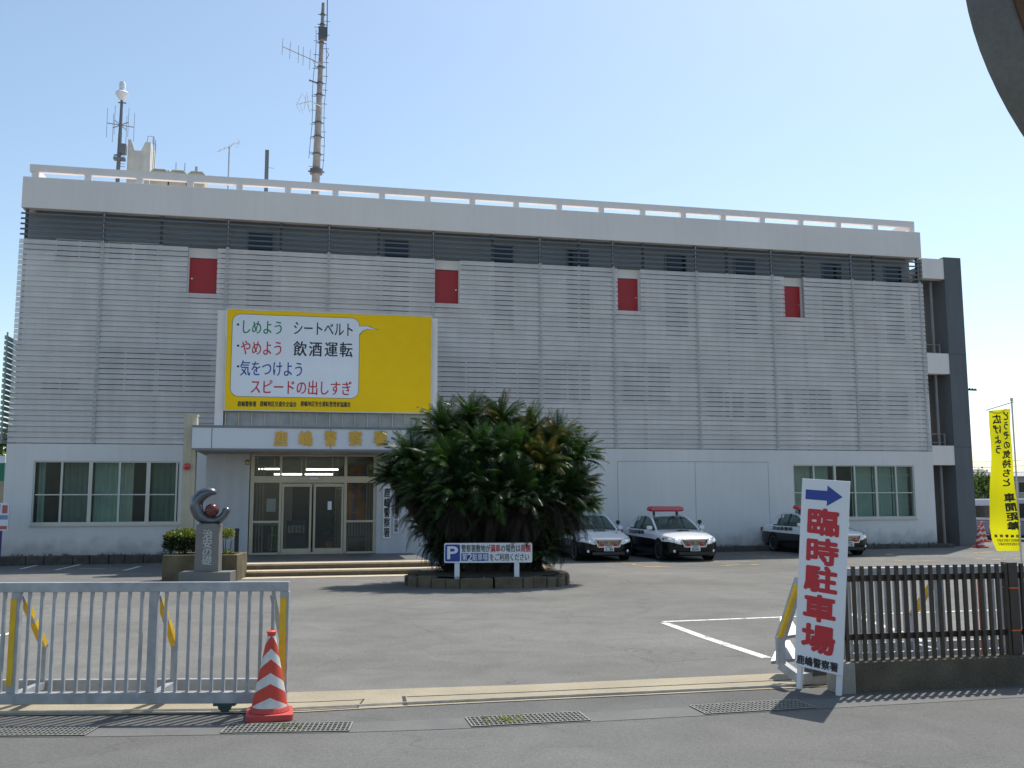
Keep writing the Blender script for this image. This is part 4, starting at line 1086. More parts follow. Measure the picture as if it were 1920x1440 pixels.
PY = 23.75; gz2 = zg(-7.6, PY)
xa, xb = at(303, 1080, PY).x, at(441, 1080, PY).x; zt = at(340, 1041, PY).z - gz2
Q = thing('concrete_planter', 'mossy concrete planter box behind the stone monument', 'planter', (xa, PY, gz2), BANG * .35)
w_ = xb - xa
m_ = MB(); t = .14; D = 1.25
m_.box(0, w_, 0, t, -.1, zt); m_.box(0, w_, D - t, D, -.1, zt); m_.box(0, t, t, D - t, -.1, zt); m_.box(w_ - t, w_, t, D - t, -.1, zt)
m_.build('box_wall', [mat('planter_concrete', (.17, .14, .085), .9, var=.4, scale=2.2, bump=.5, bscale=40, streak=.3)], Q, bevel=.015)
MB().box(t, w_ - t, t, D - t, 0, zt - .06).build('soil', SOIL, Q)
def shrub(name, label, loc, rx, ry, h, n, mats, stem=.35, ls=.045, grp=None):
    q = thing(name, label, 'shrub', loc, 0, grp)
    m_ = MB()
    for _ in range(n):
        a, b = random.uniform(0, 6.283), random.random() ** .5
        x, y = math.cos(a) * b * rx, math.sin(a) * b * ry
        zz = stem * h + (1 - stem) * h * random.random() ** .7 * (1 - .25 * b * b) + random.uniform(-.02, .05)
        o = Vector((x, y, zz)); d = Vector((random.gauss(0, 1), random.gauss(0, 1), random.gauss(.4, .8))).normalized(); s_ = d.cross(Vector((random.gauss(0, 1), random.gauss(0, 1), random.gauss(0, 1)))).normalized()
        l_ = ls * random.uniform(.7, 1.3); hi = 1 if zz > h * .72 and random.random() < .8 else 0
        m_.add([o - s_ * l_ * .4, o + d * l_ * .3 - s_ * l_ * .0 + s_ * l_ * .4, o + d * l_ * 1.2, o + d * l_ * .3 - s_ * l_ * .4], [(0, 1, 2, 3)], hi)
    m_.build('leaves', mats, q)
    m_ = MB()
    for k in range(max(4, int(rx * 14))):
        x, y = random.uniform(-rx, rx) * .8, random.uniform(-ry, ry) * .7; m_.cyl((x * .7, y * .7, 0), (x, y, h * .6), .014, .008, 5)
    m_.build('stem', mat('twig', (.07, .05, .035), .9), q)
    return q
SH_G = leafy('shrub_green', (.012, .028, .006), (.035, .06, .012), .3); SH_Y = leafy('shrub_top', (.14, .19, .012), (.26, .27, .03), .4)
zs = gz2 + zt - .08
a = at(345, 1040, PY + .6); hs = at(345, 993, PY + .6).z - zs
shrub('clipped_shrub', 'clipped round topped shrub with bright yellow green tips left of the monument', (a.x - .05, PY + .75, zs), .52, .38, hs, 5200, [SH_G, SH_Y], .15)
a = at(424, 1040, PY + .6); shrub('small_shrub', 'small sparse leafy shrub right of the monument', (a.x, PY + .6, zs), .17, .2, at(424, 992, PY + .6).z - zs, 420, [SH_Y, SH_Y], .62)
a = at(428, 1040, PY + .4); shrub('low_plant', 'tiny yellowish plant at the right rim of the concrete planter', (a.x, PY + .35, zs), .12, .1, .17, 70, [SH_Y, SH_Y], .2)
a = bw(fu(443, 1035, 6.6), 6.6, 0)
Q = thing('short_post', 'short dark post by the porch wall behind the small shrub', 'post', (a.x, a.y, FLZ))
zt = at(440, 992, a.y).z - FLZ
MB().cyl((0, 0, 0), (0, 0, zt), .06, n=14).lathe([(.07, zt - .06), (.07, zt), (.05, zt + .02), (0, zt + .02)], 14).box(-.13, .13, -.13, .13, -.02, .03).build('post', mat('post_dark', (.03, .03, .028), .6), Q)

# ================================================================= VEHICLES
def car_body(q, lower, upper, stations, police):
    rows_lo, rows_up = [], []
    for y, zb, w, zs_, zsh, zt, c in stations:
        lo = [(0, zb), (w * .90, zb), (w * .985, zb + .10), (w, (zb + zs_) / 2 + .05), (w * .995, zs_)]
        up = [(w * .995, zs_), (w * .985, zsh), (w * .955, zsh + (zt - zsh) * .55), (w * .90, zt - .008), (w * .82, zt + c * .35), (w * .45, zt + c * .85), (0, zt + c)]
        rows_lo.append([(-x, y, z) for x, z in reversed(lo)][:-1] + [(x, y, z) for x, z in lo])
        rows_up.append([(x, y, z) for x, z in up][:-1] + [(-x, y, z) for x, z in reversed(up)])
    m_ = MB().grid(rows_lo); n = len(rows_lo[0]); m_.add(rows_lo[0], [tuple(range(n))]); m_.add(rows_lo[-1], [tuple(range(n - 1, -1, -1))])
    o = m_.build('lower_body', lower, q, smooth=True, autosm=55)
    m_ = MB().grid(rows_up); n = len(rows_up[0]); m_.add(rows_up[0], [tuple(range(n))]); m_.add(rows_up[-1], [tuple(range(n - 1, -1, -1))])
    o2 = m_.build('upper_body', upper, q, smooth=True, autosm=55)
def make_car(q, lower=BLACKP, upper=WHITEP, bar=True, plate='8040', side='茨城県警察', wagon=False, police=True):
    ST = [(-.02, .34, .50, .545, .555, .57, .02), (.05, .22, .70, .60, .635, .665, .03), (.18, .17, .82, .63, .69, .74, .04), (.40, .16, .875, .625, .71, .80, .05), (.80, .16, .90, .635, .74, .875, .06), (1.2, .17, .905, .67, .785, .935, .055), (1.5, .17, .905, .69, .81, .965, .03),
          (2.6, .17, .905, .705, .83, .985, .0), (3.7, .18, .90, .725, .85, .995, .0), (4.3, .20, .89, .735, .86, .995 if not wagon else 1.0, .015), (4.68, .26, .85, .73, .84, .97, .015), (4.80, .32, .80, .70, .78, .90, .015), (4.84, .40, .72, .66, .70, .78, .01)]
    car_body(q, lower, upper, ST, police)
    # greenhouse
    ye = 4.2 if not wagon else 4.65
    rail_ = [(1.42, .755, .975), (1.75, .70, 1.16), (2.08, .645, 1.325), (2.35, .615, 1.40), (2.8, .60, 1.425), (3.25, .60, 1.415), (3.6, .615, 1.36), (3.9, .65, 1.24), (ye, .72, 1.0)]
    if wagon: rail_ = [(1.40, .755, .975), (1.75, .70, 1.18), (2.08, .65, 1.36), (2.4, .625, 1.44), (3.0, .615, 1.47), (3.6, .615, 1.46), (4.1, .62, 1.42), (4.45, .65, 1.25), (4.66, .72, 1.02)]
    for s_ in (-1, 1):
        lo = [(s_ * .80, y, .97) for y, x, z in rail_[:-2]]; mid = [(s_ * (.80 * .5 + x * .5 + .02), y, .97 * .5 + z * .5) for y, x, z in rail_[:-2]]; hi = [(s_ * x, y, z) for y, x, z in rail_[:-2]]
        MB().grid([lo, mid, hi]).build('side_window', DKGLASS, q, smooth=True)
        m_ = MB()
        P = [Vector((s_ * x, y, z)) for y, x, z in rail_]
        for a, b in zip(P[:-1], P[1:]): m_.bar(a, b, .06, .05)
        m_.grid([[(s_ * (x + .012), y, z + .012) for y, x, z in rail_[-4:]], [(s_ * .80, y, .97) for y, x, z in rail_[-4:]]]) if not wagon else m_.grid([[(s_ * (x + .012), y, z + .012) for y, x, z in rail_[-2:]], [(s_ * .80, y, .97) for y, x, z in rail_[-2:]]])
        m_.build('roof_pillar', upper, q)
        yb = 2.72; m_ = MB(); m_.bar((s_ * .81, yb + .06, .97), (s_ * .615, yb, 1.42), .03, .09, up=(0, 1, 0)); m_.bar((s_ * .81, 3.45, .97), (s_ * .625, 3.42, 1.38), .025, .05, up=(0, 1, 0)); m_.bar((s_ * .82, 1.42, .985), (s_ * .82, rail_[-3][0] + .2, .995), .02, .03); m_.build('window_trim', mat('trim_black', (.01, .01, .01), .4, var=0), q)
    def patch(n_rows, f): return [[f(i / n_rows, k / 8 * 2 - 1) for k in range(9)] for i in range(n_rows + 1)]
    roofz = 1.435 if not wagon else 1.48
    yr = 3.35 if not wagon else 4.15
    MB().grid(patch(5, lambda t, s_: (s_ * (.75 * (1 - t) + .60 * t), (1.27 + .15 * s_ * s_) * (1 - t) + (2.16 + .12 * s_ * s_) * t, (.985 - .01 * s_ * s_) * (1 - t) + (roofz - .055 - .035 * s_ * s_) * t + .035 * math.sin(math.pi * t)))).build('windscreen', DKGLASS, q, smooth=True)
    zre = .99
    MB().grid(patch(5, lambda t, s_: (s_ * (.60 * (1 - t) + .72 * t), (yr - .05 * s_ * s_) * (1 - t) + (ye + .15 - .12 * s_ * s_) * t, (roofz - .04 - .02 * s_ * s_) * (1 - t) + zre * t + .03 * math.sin(math.pi * t)))).build('rear_window', DKGLASS, q, smooth=True)
    m_ = MB(); rows_ = patch(6, lambda t, s_: (s_ * .63, 2.13 + .1 * s_ * s_ + (yr - 2.13 - .02) * t, roofz - .05 + .055 * math.sin(math.pi * (.2 + .6 * t)) - .045 * s_ * s_)); m_.grid(rows_); m_.build('roof', upper, q, smooth=True)
    # seats, dash
    m_ = MB()
    for sx_ in (-.36, .36):
        m_.box(sx_ - .22, sx_ + .22, 2.45, 2.60, .6, 1.12); m_.box(sx_ - .12, sx_ + .12, 2.46, 2.56, 1.14, 1.30)
    m_.box(-.62, .62, 3.3, 3.45, .6, 1.1)
    m_.build('seat', mat('seat_grey', (.30, .31, .29), .8), q, bevel=.04)
    MB().box(-.68, .68, 1.45, 1.75, .8, .985).build('dashboard', mat('dash', (.06, .07, .07), .7), q)
    # wheels
    for y in (.88, 3.72):
        for s_ in (-1, 1):
            Mx = Matrix.Rotation(R(90) * s_, 4, 'Y')
            m_ = MB().lathe([(.20, -.10), (.30, -.105), (.325, -.07), (.33, 0), (.325, .07), (.30, .105), (.20, .10)], 28, (s_ * .80, y, .33), Mx); wh = m_.build('wheel', RUBBER, q, smooth=True)
            m_ = MB().lathe([(0, .06), (.06, .085), (.07, .075)], 20, (s_ * .80, y, .33), Mx)
            m_.lathe([(.215, .098), (.24, .112), (.24, .09), (.215, .06)], 28, (s_ * .80, y, .33), Mx)
            for k in range(7):
                a = 2 * math.pi * k / 7; c_ = Vector((s_ * (.80 + .075), y, .33)); e = Vector((0, math.cos(a), math.sin(a))); m_.bar(c_ + e * .04, c_ + e * .23 + Vector((s_ * .012, 0, 0)), .05, .02, up=(1, 0, 0))
            m_.build('rim', ALLOY, wh)
            ar = MB().lathe([(.325, -.01), (.385, -.01), (.385, .012), (.37, .016), (.33, .012)], 28, (s_ * .893, y, .345), Mx); ar.lathe([(0, -.001), (.325, -.001), (.325, .0)], 24, (s_ * .897, y, .345), Mx); 
            ar.build('wheel_arch', mat('arch_and_well_shade', (.004, .004, .004), .7, var=0), q)  # black lip, plus a disc that paints the shade in the wheel well
    for y in (.88, 3.72):
        pass
    # front: lamps, grille, plate, fog lamps
    for s_ in (-1, 1):
        m_ = MB().grid([[(s_ * .40, .035, .575), (s_ * .55, .045, .555), (s_ * .70, .115, .575), (s_ * .82, .30, .60), (s_ * .865, .52, .66)],
                        [(s_ * .42, .045, .64), (s_ * .56, .05, .65), (s_ * .71, .12, .675), (s_ * .825, .30, .71), (s_ * .87, .53, .735)],
                        [(s_ * .47, .10, .70), (s_ * .57, .11, .715), (s_ * .69, .17, .745), (s_ * .79, .33, .785), (s_ * .835, .55, .80)]])
        hl = m_.build('headlight', LENS, q, smooth=True); so = hl.modifiers.new('t', 'SOLIDIFY'); so.thickness = .03; so.offset = 0
        MB().lathe([(0, .05), (.05, .045), (.06, .02), (.06, -.01)], 14, (s_ * .63, .07, .63), Matrix.Rotation(R(90), 4, 'X')).build('lamp_bowl', CHROME, hl, smooth=True)
        MB().lathe([(0, .03), (.045, .025), (.055, 0)], 12, (s_ * .66, .06, .33), Matrix.Rotation(R(90), 4, 'X')).build('fog_lamp', LENS, q, smooth=True)
        mi = MB().box(s_ * .93 - .10, s_ * .93 + .09, 1.52, 1.64, .97, 1.10); mi.build('mirror', upper, q, bevel=.03)
        MB().bar((s_ * .80, 1.58, .98), (s_ * .9, 1.58, 1.0), .05).build('mirror_arm', lower, q)
    m_ = MB(); m_.slab([(-.45, .70), (.45, .70), (.36, .47), (-.36, .47)], -.045, .08); gr = m_.build('grille', mat('grille_black', (.012, .012, .014), .3, var=0), q)
    m_ = MB()
    for a, b in (((-.45, .70), (.45, .70)), ((.45, .70), (.36, .47)), ((-.36, .47), (.36, .47)), ((-.45, .70), (-.36, .47))): m_.bar((a[0], -.05, a[1]), (b[0], -.05, b[1]), .036, .036)
    for z in (.51, .55, .59, .63, .665): m_.bar((-.36, -.05, z), (.36, -.05, z), .012, .010)
    m_.build('grille_chrome', CHROME, gr)
    if police:
        for s_ in (-1, 1): MB().lathe([(0, .06), (.055, .05), (.068, .02), (.068, -.01)], 16, (s_ * .23, -.05, .56), Matrix.Rotation(R(90), 4, 'X')).build('grille_lamp', REDLENS, gr, smooth=True)
        P = []
        for k in range(10): a = R(90 + 36 * k); r = .055 if k % 2 == 0 else .024; P.append((r * math.cos(a), .595 + r * math.sin(a)))
        MB().slab(P, -.085, .03).build('emblem', GOLD, gr)
    pl = MB().box(-.165, .165, -.075, -.055, .335, .50).build('number_plate', PANEL_W, q)
    m_ = MB(); write(m_, plate, -.13, .13, .345, .435, -.078, bold=.03); write(m_, '茨城800', -.10, .10, .445, .492, -.078, bold=.02); m_.build('lettering', mat('plate_ink', (.02, .07, .05), .5, var=0), pl)
    MB().box(-.55, .55, -.045, .02, .20, .32).build('air_intake', mat('grille_black', (.012, .012, .014)), q, bevel=.02)
    for s_ in (-1, 1): MB().box(s_ * .70 - .13, s_ * .70 + .13, 4.80, 4.83, .74, .88).build('tail_light', REDLENS, q)
    if police:
        for s_ in (-1, 1):
            m_ = MB(); write(m_, side, 0, 1.55, 0, .145, 0, bold=.03); o = m_.build('lettering', BLACK, q)
            o.location = (s_ * .912, 3.75 if s_ < 0 else 2.15, .80); o.rotation_euler = (R(-6), 0, R(-90) if s_ < 0 else R(90))
        MB().box(-.2, .2, .88, .98, .955, .975).build('hood_vent', mat('grille_black', (.012, .012, .014)), q, bevel=.008)
        m_ = MB().cyl((.86, 1.55, 1.02), (.86, 1.56, 1.16), .012, n=6).lathe([(0, .03), (.07, .02), (.075, -.02), (0, -.04)], 14, (.86, 1.56, 1.22), Matrix.Rotation(R(90), 4, 'X')); m_.build('round_mirror', mat('trim_black', (.01, .01, .01)), q, smooth=True)
    if bar:
        lb = MB(); prof = [(-.1, 0), (-.16, .04), (-.15, .11), (-.06, .14), (.06, .14), (.15, .11), (.16, .04), (.1, 0)]
        rows_ = []
        for x, k in ((-.66, .35), (-.62, .8), (-.5, 1), (0, 1), (.5, 1), (.62, .8), (.66, .35)): rows_.append([(x, 2.5 + a * k, 1.56 + .09 + (b * 1.35 - .09) * k) for a, b in prof] + [(x, 2.5 + prof[0][0] * k, 1.56 + .09 - .09 * k)])
        lb.grid(rows_); lb.add(rows_[0][:-1], [tuple(range(8))]); lb.add(rows_[-1][:-1], [tuple(range(7, -1, -1))]); L_ = lb.build('light_bar', REDLENS, q, smooth=True, autosm=50)
        MB().box(-.13, .13, 2.37, 2.63, 1.585, 1.69).build('speaker_cover', mat('bar_dark', (.10, .008, .015), .3, var=0), L_)
        m_ = MB()
        for x in (-.42, .42): m_.box(x - .03, x + .03, 2.46, 2.54, 1.42, 1.57)
        m_.build('bar_mount', mat('trim_black', (.01, .01, .01)), L_)
    return q
def place_car(px, py, rz, label, name, grp=None, cat='police car', **kw):
    p = gp(px, py)
    q = thing(name, label, cat, p, rz, grp); make_car(q, **kw); return q
place_car(1141, 1053, BANG, 'black and white patrol car half hidden behind the cycad, its number plate ending in 38', 'police_car', 'patrol cars parked along the facade', bar=False, plate='2-38', wagon=True)
place_car(1303, 1053, BANG, 'black and white patrol car in plain view with a red light bar on its roof', 'police_car', 'patrol cars parked along the facade', plate='8040')
place_car(1592, 1043, BANG, 'black and white patrol car behind the tall red lettered arrow sign, nearest the right window', 'police_car', 'patrol cars parked along the facade', plate='4230')
p = at(1862, 1000, 52)
q = thing('parked_car', 'black parked car partly behind the yellow banner beyond the station', 'car', (p.x + .6, 47.5, zg(18, 48)), R(20)); make_car(q, lower=BLACKP, upper=BLACKP, bar=False, plate='1215', police=False)
# van at the right edge
p = at(1935, 1000, 44)
V = thing('parked_van', 'pale violet van with dark windows cut off by the right edge of the picture', 'van', (p.x + .0, 44, zg(18, 44)), R(8))
VP = mat('van_paint', (.42, .42, .50), .3, var=.03, coat=.6)
VPL = mat('van_lower', (.16, .15, .26), .35, var=.03, coat=.5)
m_ = MB().slab([(-.85, .25), (.85, .25), (.88, .9), (-.88, .9)], 0, 4.4); m_.build('lower_body', VPL, V, bevel=.06)
m_ = MB().slab([(-.88, .9), (.88, .9), (.80, 1.65), (.70, 1.92), (-.70, 1.92), (-.80, 1.65)], .02, 4.3); m_.build('upper_body', VP, V, bevel=.06)
MB().slab([(-.70, 1.05), (.70, 1.05), (.64, 1.7), (-.64, 1.7)], -.012, .03).build('windscreen', DARKGLASS, V)
m_ = MB(); m_.box(-.90, -.84, .6, 3.8, 1.05, 1.6); m_.build('side_window', DARKGLASS, V)
for s_ in (-1, 1):
    MB().box(s_ * .68 - .14, s_ * .68 + .14, -.02, .02, .72, .9).build('headlight', LENS, V)
    for y in (.8, 3.6): MB().lathe([(.18, -.1), (.3, -.1), (.32, 0), (.3, .1), (.18, .1)], 22, (s_ * .78, y, .32), Matrix.Rotation(R(90), 4, 'Y')).build('wheel', RUBBER, V, smooth=True)

# ================================================================= STREET FURNITURE IN FRONT
# left sliding gate
GY = 8.3
G = thing('sliding_gate', 'grey steel sliding gate with yellow taped end post across the left half of the entrance', 'gate', (at(539, 1312, GY).x, GY, 0), R(.6))
x_end = -5.2; Zt0, Zt1 = at(300, 1109, GY).z, at(300, 1091, GY).z; Zb0, Zb1 = at(300, 1318, GY).z, at(300, 1297, GY).z
def gx(px): return at(px, 1200, GY).x - G.location.x
DP = .52
def gate_parts(G, x0, x1, posts, bars, taped, DP, Zb0, Zb1, Zt0, Zt1, braces, sgn=1, back=0):
    MB().box(x0, x1, -.03, .03, Zt0, Zt1).build('top_rail', GATE, G, bevel=.004)
    MB().box(x0, x1, -.03, .03, Zb0, Zb1).build('bottom_rail', GATE, G, bevel=.004)
    MB().box(x0, x1 - back, sgn * DP - .03, sgn * DP + .03, Zb0 + .01, Zb1 + .015).build('rear_rail', GATE, G, bevel=.004)
    for x in posts: MB().box(x - .037, x + .037, -.032, .032, Zb1, Zt0).build('post', GATE, G, bevel=.004)
    for x in bars: MB().box(x - .013, x + .013, -.012, .012, Zb1, Zt0).build('bar', GATE, G)
    for x, dx in braces:
        top, kn = Vector((x + dx, sgn * .03, Zt0 - .02)), Vector((x + dx, sgn * (DP - .02), Zb1 + .30))
        br = MB().bar(top, kn, .05, .05).bar(kn + Vector((0, 0, .02)), (x + dx, sgn * (DP - .02), Zb1), .05, .05).bar((x + dx, sgn * .03, Zb1 - .03), (x + dx, sgn * (DP - .03), Zb1 - .03), .06, .06).build('brace', GATE, G)
        if dx < -.05: continue
        d = (kn - top)
        for f0, f1 in ((.10, .42), (.5, .95)):
            a, b = top + d * f0, top + d * f1
            MB().bar(a, b, .053, .053).build('reflective_tape', YELLOW_TAPE, br)
    for x, w_ in taped: MB().box(x - w_ / 2, x + w_ / 2, -.036, -.033, Zb1 + (.06), Zt0 - .05).build('reflective_tape', YELLOW_TAPE, G)
posts = [gx(533), gx(288), gx(31), gx(31) - 1.14, gx(31) - 2.28]
bars = []
for a, b in zip(posts[:-1], posts[1:]):
    n = 11
    for k in range(1, n): bars.append(a + (b - a) * k / n)
gate_parts(G, x_end, gx(540), posts, bars, [(gx(531), .055), (gx(28), .05)], DP, Zb0, Zb1, Zt0, Zt1, [(posts[1], .02), (posts[2], .02), (posts[0], -.11), (posts[3], .02)], back=.13)
m_ = MB(); x = gx(426); m_.lathe([(.0, -.025), (.055, -.025), (.062, 0), (.055, .025), (0, .025)], 18, (x, 0, .062), Matrix.Rotation(R(90), 4, 'X')); 
m_.box(x - .09, x + .09, -.035, .035, Zb0 - .02, Zb0 + .0); m_.build('roller', mat('roller_green', (.02, .06, .06), .5, var=.2), G)
# right gate, parked behind the fence
pL = gp(1462, 1250); 
G2 = thing('sliding_gate', 'grey steel gate with yellow taped braces folded back behind the brown fence', 'gate', (at(1575, 1230, 10.0).x, 10.0, 0), R(10.5))
Z1, Z0 = 1.06, .08
posts2 = [.03, 1.15, 2.3, 3.45]; bars2 = []
for a, b in zip(posts2[:-1], posts2[1:]):
    for k in range(1, 11): bars2.append(a + (b - a) * k / 11)
gate_parts(G2, -.02, 3.5, posts2, bars2, [], .52, .10, .20, .95, 1.05, [(posts2[0], .0), (posts2[1], 0), (posts2[2], 0)])
# its folded end wing by the sign
a = at(1462, 1200, 9.75)
m_ = MB()
p0 = Vector((at(1500, 1085, 9.6).x, 9.6, at(1500, 1085, 9.6).z)); p1 = Vector((at(1463, 1200, 9.5).x, 9.5, at(1463, 1200, 9.5).z)); p2 = Vector((p1.x + .0, 9.5, at(1463, 1246, 9.5).z)); p3 = Vector((at(1500, 1272, 9.35).x, 9.35, at(1500, 1272, 9.35).z)); p4 = Vector((at(1570, 1272, 9.5).x, 9.55, p3.z))
W_ = thing('gate_end_frame', 'bent grey end frame of the gate with yellow tape, left of the arrow sign', 'gate frame', (0, 0, 0))
m_.bar(p0, p1, .075).bar(p1 + Vector((0, 0, .03)), p2, .075).bar(p2, p3, .08).bar(p3, p4, .10).build('frame', GATE, W_)
d = p1 - p0; o_ = Vector((-.018, -.024, 0)); MB().bar(p0 + d * .1 + o_, p0 + d * .96 + o_, .046, .04).build('reflective_tape', YELLOW_TAPE, W_)
m_ = MB()
m_.bar((p3.x + .1, 9.4, .14), (p4.x, 9.55, .14), .12, .1); m_.lathe([(0, -.025), (.06, -.025), (.065, 0), (.06, .025), (0, .025)], 14, (p3.x + .02, 9.4, .066), Matrix.Rotation(R(90), 4, 'X')); m_.build('roller_block', mat('roller_dark', (.06, .07, .08), .6), W_)
m_ = MB()
for z0, px0, px1, py in ((0, 1438, 1492, 1235), (1, 1455, 1492, 1190)):
    a = at(px0, py, 9.9); b = at(px1, py - 25, 9.9)
    m_.add([(a.x, 9.75, a.z), (b.x, 9.75, a.z + .03), (b.x, 10.1, b.z + .02), (b.x - .1, 10.1, b.z + .02), (a.x, 9.75, a.z - .03), (b.x, 9.75, a.z), (b.x, 10.1, b.z - .02), (b.x - .1, 10.1, b.z - .02)], [(0, 1, 2, 3), (7, 6, 5, 4), (0, 4, 5, 1), (1, 5, 6, 2), (2, 6, 7, 3), (3, 7, 4, 0)])
m_.build('cover_plate', mat('cover_alu', (.36, .37, .39), .4, .5), W_)

# tall arrow sign
Q = thing('arrow_sign', 'tall white sign board with a blue arrow and large red characters leaning beside the gate', 'sign', gp(1527, 1303), 0)
l0, l1 = gp(1491, 1290), gp(1561, 1310)
SY = 9.05
Q.location = (0, 0, 0)
def sgn(px, py):                                          # left side stands a bit further away
    f = (px - 1490) / 95
    return at(px, py, 9.22 - .40 * f)
A, B_, C_, D_ = sgn(1505, 894), sgn(1592, 896), sgn(1579, 1258), sgn(1489, 1247)
ex = (B_ - A); ez_ = (A - D_)
Q.location = D_ ; Q.location.z = 0
xdir = ((B_ - A) + (C_ - D_)) / 2; wS = xdir.length; zdir = ((A - D_) + (B_ - C_)) / 2; hS = zdir.length
zdir.normalize(); xdir = (xdir - zdir * xdir.dot(zdir)).normalized(); ydir = zdir.cross(xdir)
Ms = Matrix((xdir, ydir, zdir)).transposed()
Q.rotation_euler = Ms.to_euler(); Q.location = D_ - zdir * .22
zo_ = .22
MB().box(0, wS, 0, .028, zo_, zo_ + hS).build('board', PANEL_W, Q, bevel=.004)
def tx(f): return wS * f
def tz(f): return zo_ + hS * f
MB().slab([(tx(.095), tz(.890)), (tx(.56), tz(.890)), (tx(.56), tz(.862)), (tx(.88), tz(.915)), (tx(.56), tz(.970)), (tx(.56), tz(.942)), (tx(.095), tz(.942))], -.003, .003).build('arrow', INK_B, Q)
m_ = MB()
for ch, f1, f0 in zip('臨時駐車場', (.848, .690, .545, .392, .237), (.702, .548, .402, .250, .088)): write(m_, ch, tx(.13), tx(.85), tz(f0), tz(f1), -.004, bold=.045)
m_.build('lettering', INK_R, Q)
m_ = MB(); write(m_, '鹿嶋警察署', tx(.05), tx(.93), tz(.012), tz(.062), -.004, bold=.03); m_.build('small_lettering', BLACK, Q)
for fx in (.03, .86): MB().box(tx(fx) - .0, tx(fx) + .045, .029, .06, -.03 if fx < .5 else -.06, tz(.05)).build('leg', PANEL_W, Q)

# low wall and brown fence
f0, f1 = Vector((2.96, 8.98, 0)), Vector((9.56, 10.28, 0))
fa = math.atan2(f1.y - f0.y, f1.x - f0.x); FL = (f1 - f0).length
Wl = thing('low_wall', 'low mossy concrete wall under the brown fence at the right', 'wall', f0, fa)
wh = at(1700, 1236, 9.2).z
MB().box(0, .16, -.02, .22, -.05, wh + .0).build('end_pier', CONCRETE, Wl, bevel=.01)
MB().box(.161, FL, 0, .2, -.05, wh).build('wall', MOSSY_SHADED, Wl, bevel=.01)
Fn = thing('picket_fence', 'dark brown steel picket fence on top of the low wall', 'fence', f0 + Vector((-BE.y * .1, .1, wh)), fa)
ftop = at(1700, 1060, 9.25).z - wh
MB().box(.02, FL, .035, .06, at(1700, 1083, 9.25).z - wh - .03, at(1700, 1083, 9.25).z - wh + .03).build('rail', BROWN, Fn)
MB().box(.02, FL, .035, .06, at(1700, 1192, 9.25).z - wh - .028, at(1700, 1192, 9.25).z - wh + .028).build('rail', BROWN, Fn)
xp = (at(1913, 1150, 9.36).x - Fn.location.x) / math.cos(fa)
x = .08
while x < FL:
    if abs(x - xp) > .07: MB().box(x - .015, x + .015, .0, .03, -.015, ftop).build('picket', BROWN, Fn)
    x += .0895
MB().box(xp - .05, xp + .05, -.01, .10, -.05, ftop + .012).build('post', BROWN, Fn, bevel=.006)
MB().box(.0, .05, -.01, .09, -.05, ftop - .02).build('post', BROWN, Fn)
m_ = MB()
for z in (.62, .22): m_.box(xp - .053, xp + .053, -.013, .103, z, z + .014)
m_.build('orange_tie', mat('orange_tie', (.65, .12, .02), .6), Fn)
MB().bar((.02, .03, .03), (.17, .03, ftop - .1), .02, .02).build('stay', BROWN, Fn)
MB().bar((1.65, .12, .0), (1.65, .12, ftop - .1), .012).build('cable_tie', mat('orange_tie', (.65, .12, .02)), Fn)

# striped cone in front, copied for the two far ones
def cone_material():
    m = bpy.data.materials.new('cone_stripes'); m.use_nodes = True
    n, l = m.node_tree.nodes, m.node_tree.links; b = n['Principled BSDF']; b.inputs['Roughness'].default_value = .5
    tc = n.new('ShaderNodeTexCoord'); sp_ = n.new('ShaderNodeSeparateXYZ'); l.new(tc.outputs['Object'], sp_.inputs[0])
    def mth(op, a, b_=None):
        q = n.new('ShaderNodeMath'); q.operation = op
        for k, v in enumerate((a, b_)):
            if v is None: continue
            if isinstance(v, (int, float)): q.inputs[k].default_value = v
            else: l.new(v, q.inputs[k])
        return q.outputs[0]
    ang = mth('ARCTAN2', sp_.outputs['X'], sp_.outputs['Y'])            # 0 at +y
    fr = mth('FRACT', mth('ADD', mth('DIVIDE', ang, math.pi), 10.0))   # period 180 deg, apex at the -y and +y sides
    tri = mth('ABSOLUTE', mth('SUBTRACT', mth('FRACT', mth('ADD', fr, .5)), .5))  # 0 at apex
    zz = mth('ADD', sp_.outputs['Z'], mth('MULTIPLY', tri, .20))
    st_ = mth('FRACT', mth('DIVIDE', mth('SUBTRACT', zz, .100), .1985))
    wht = mth('MULTIPLY', mth('LESS_THAN', st_, .44), mth('GREATER_THAN', sp_.outputs['Z'], .06))
    lowcut = mth('LESS_THAN', sp_.outputs['Z'], .685)
    nz = n.new('ShaderNodeTexNoise'); nz.inputs['Scale'].default_value = 14; nz.inputs['Detail'].default_value = 6; l.new(tc.outputs['Object'], nz.inputs[0])
    mr = n.new('ShaderNodeMapRange'); l.new(nz.outputs[0], mr.inputs[0]); mr.inputs[1].default_value = .35; mr.inputs[2].default_value = .7; mr.inputs[3].default_value = .85; mr.inputs[4].default_value = 1.05
    mx = n.new('ShaderNodeMix'); mx.data_type = 'RGBA'; l.new(mth('MULTIPLY', wht, lowcut), mx.inputs[0]); mx.inputs[6].default_value = (.60, .05, .025, 1); mx.inputs[7].default_value = (.66, .66, .64, 1)
    m2 = n.new('ShaderNodeMix'); m2.data_type = 'RGBA'; m2.blend_type = 'MULTIPLY'; m2.inputs[0].default_value = 1; l.new(mx.outputs[2], m2.inputs[6]); l.new(mr.outputs[0], m2.inputs[7]); l.new(m2.outputs[2], b.inputs['Base Color'])
    return m
CM = cone_material()
cp = gp(505, 1345)
Q = thing('traffic_cone', 'large red and white chevron striped cone at the end of the gate', 'traffic cone', cp, R(14), 'red and white cones')
Q.scale = (.93, .93, .95)
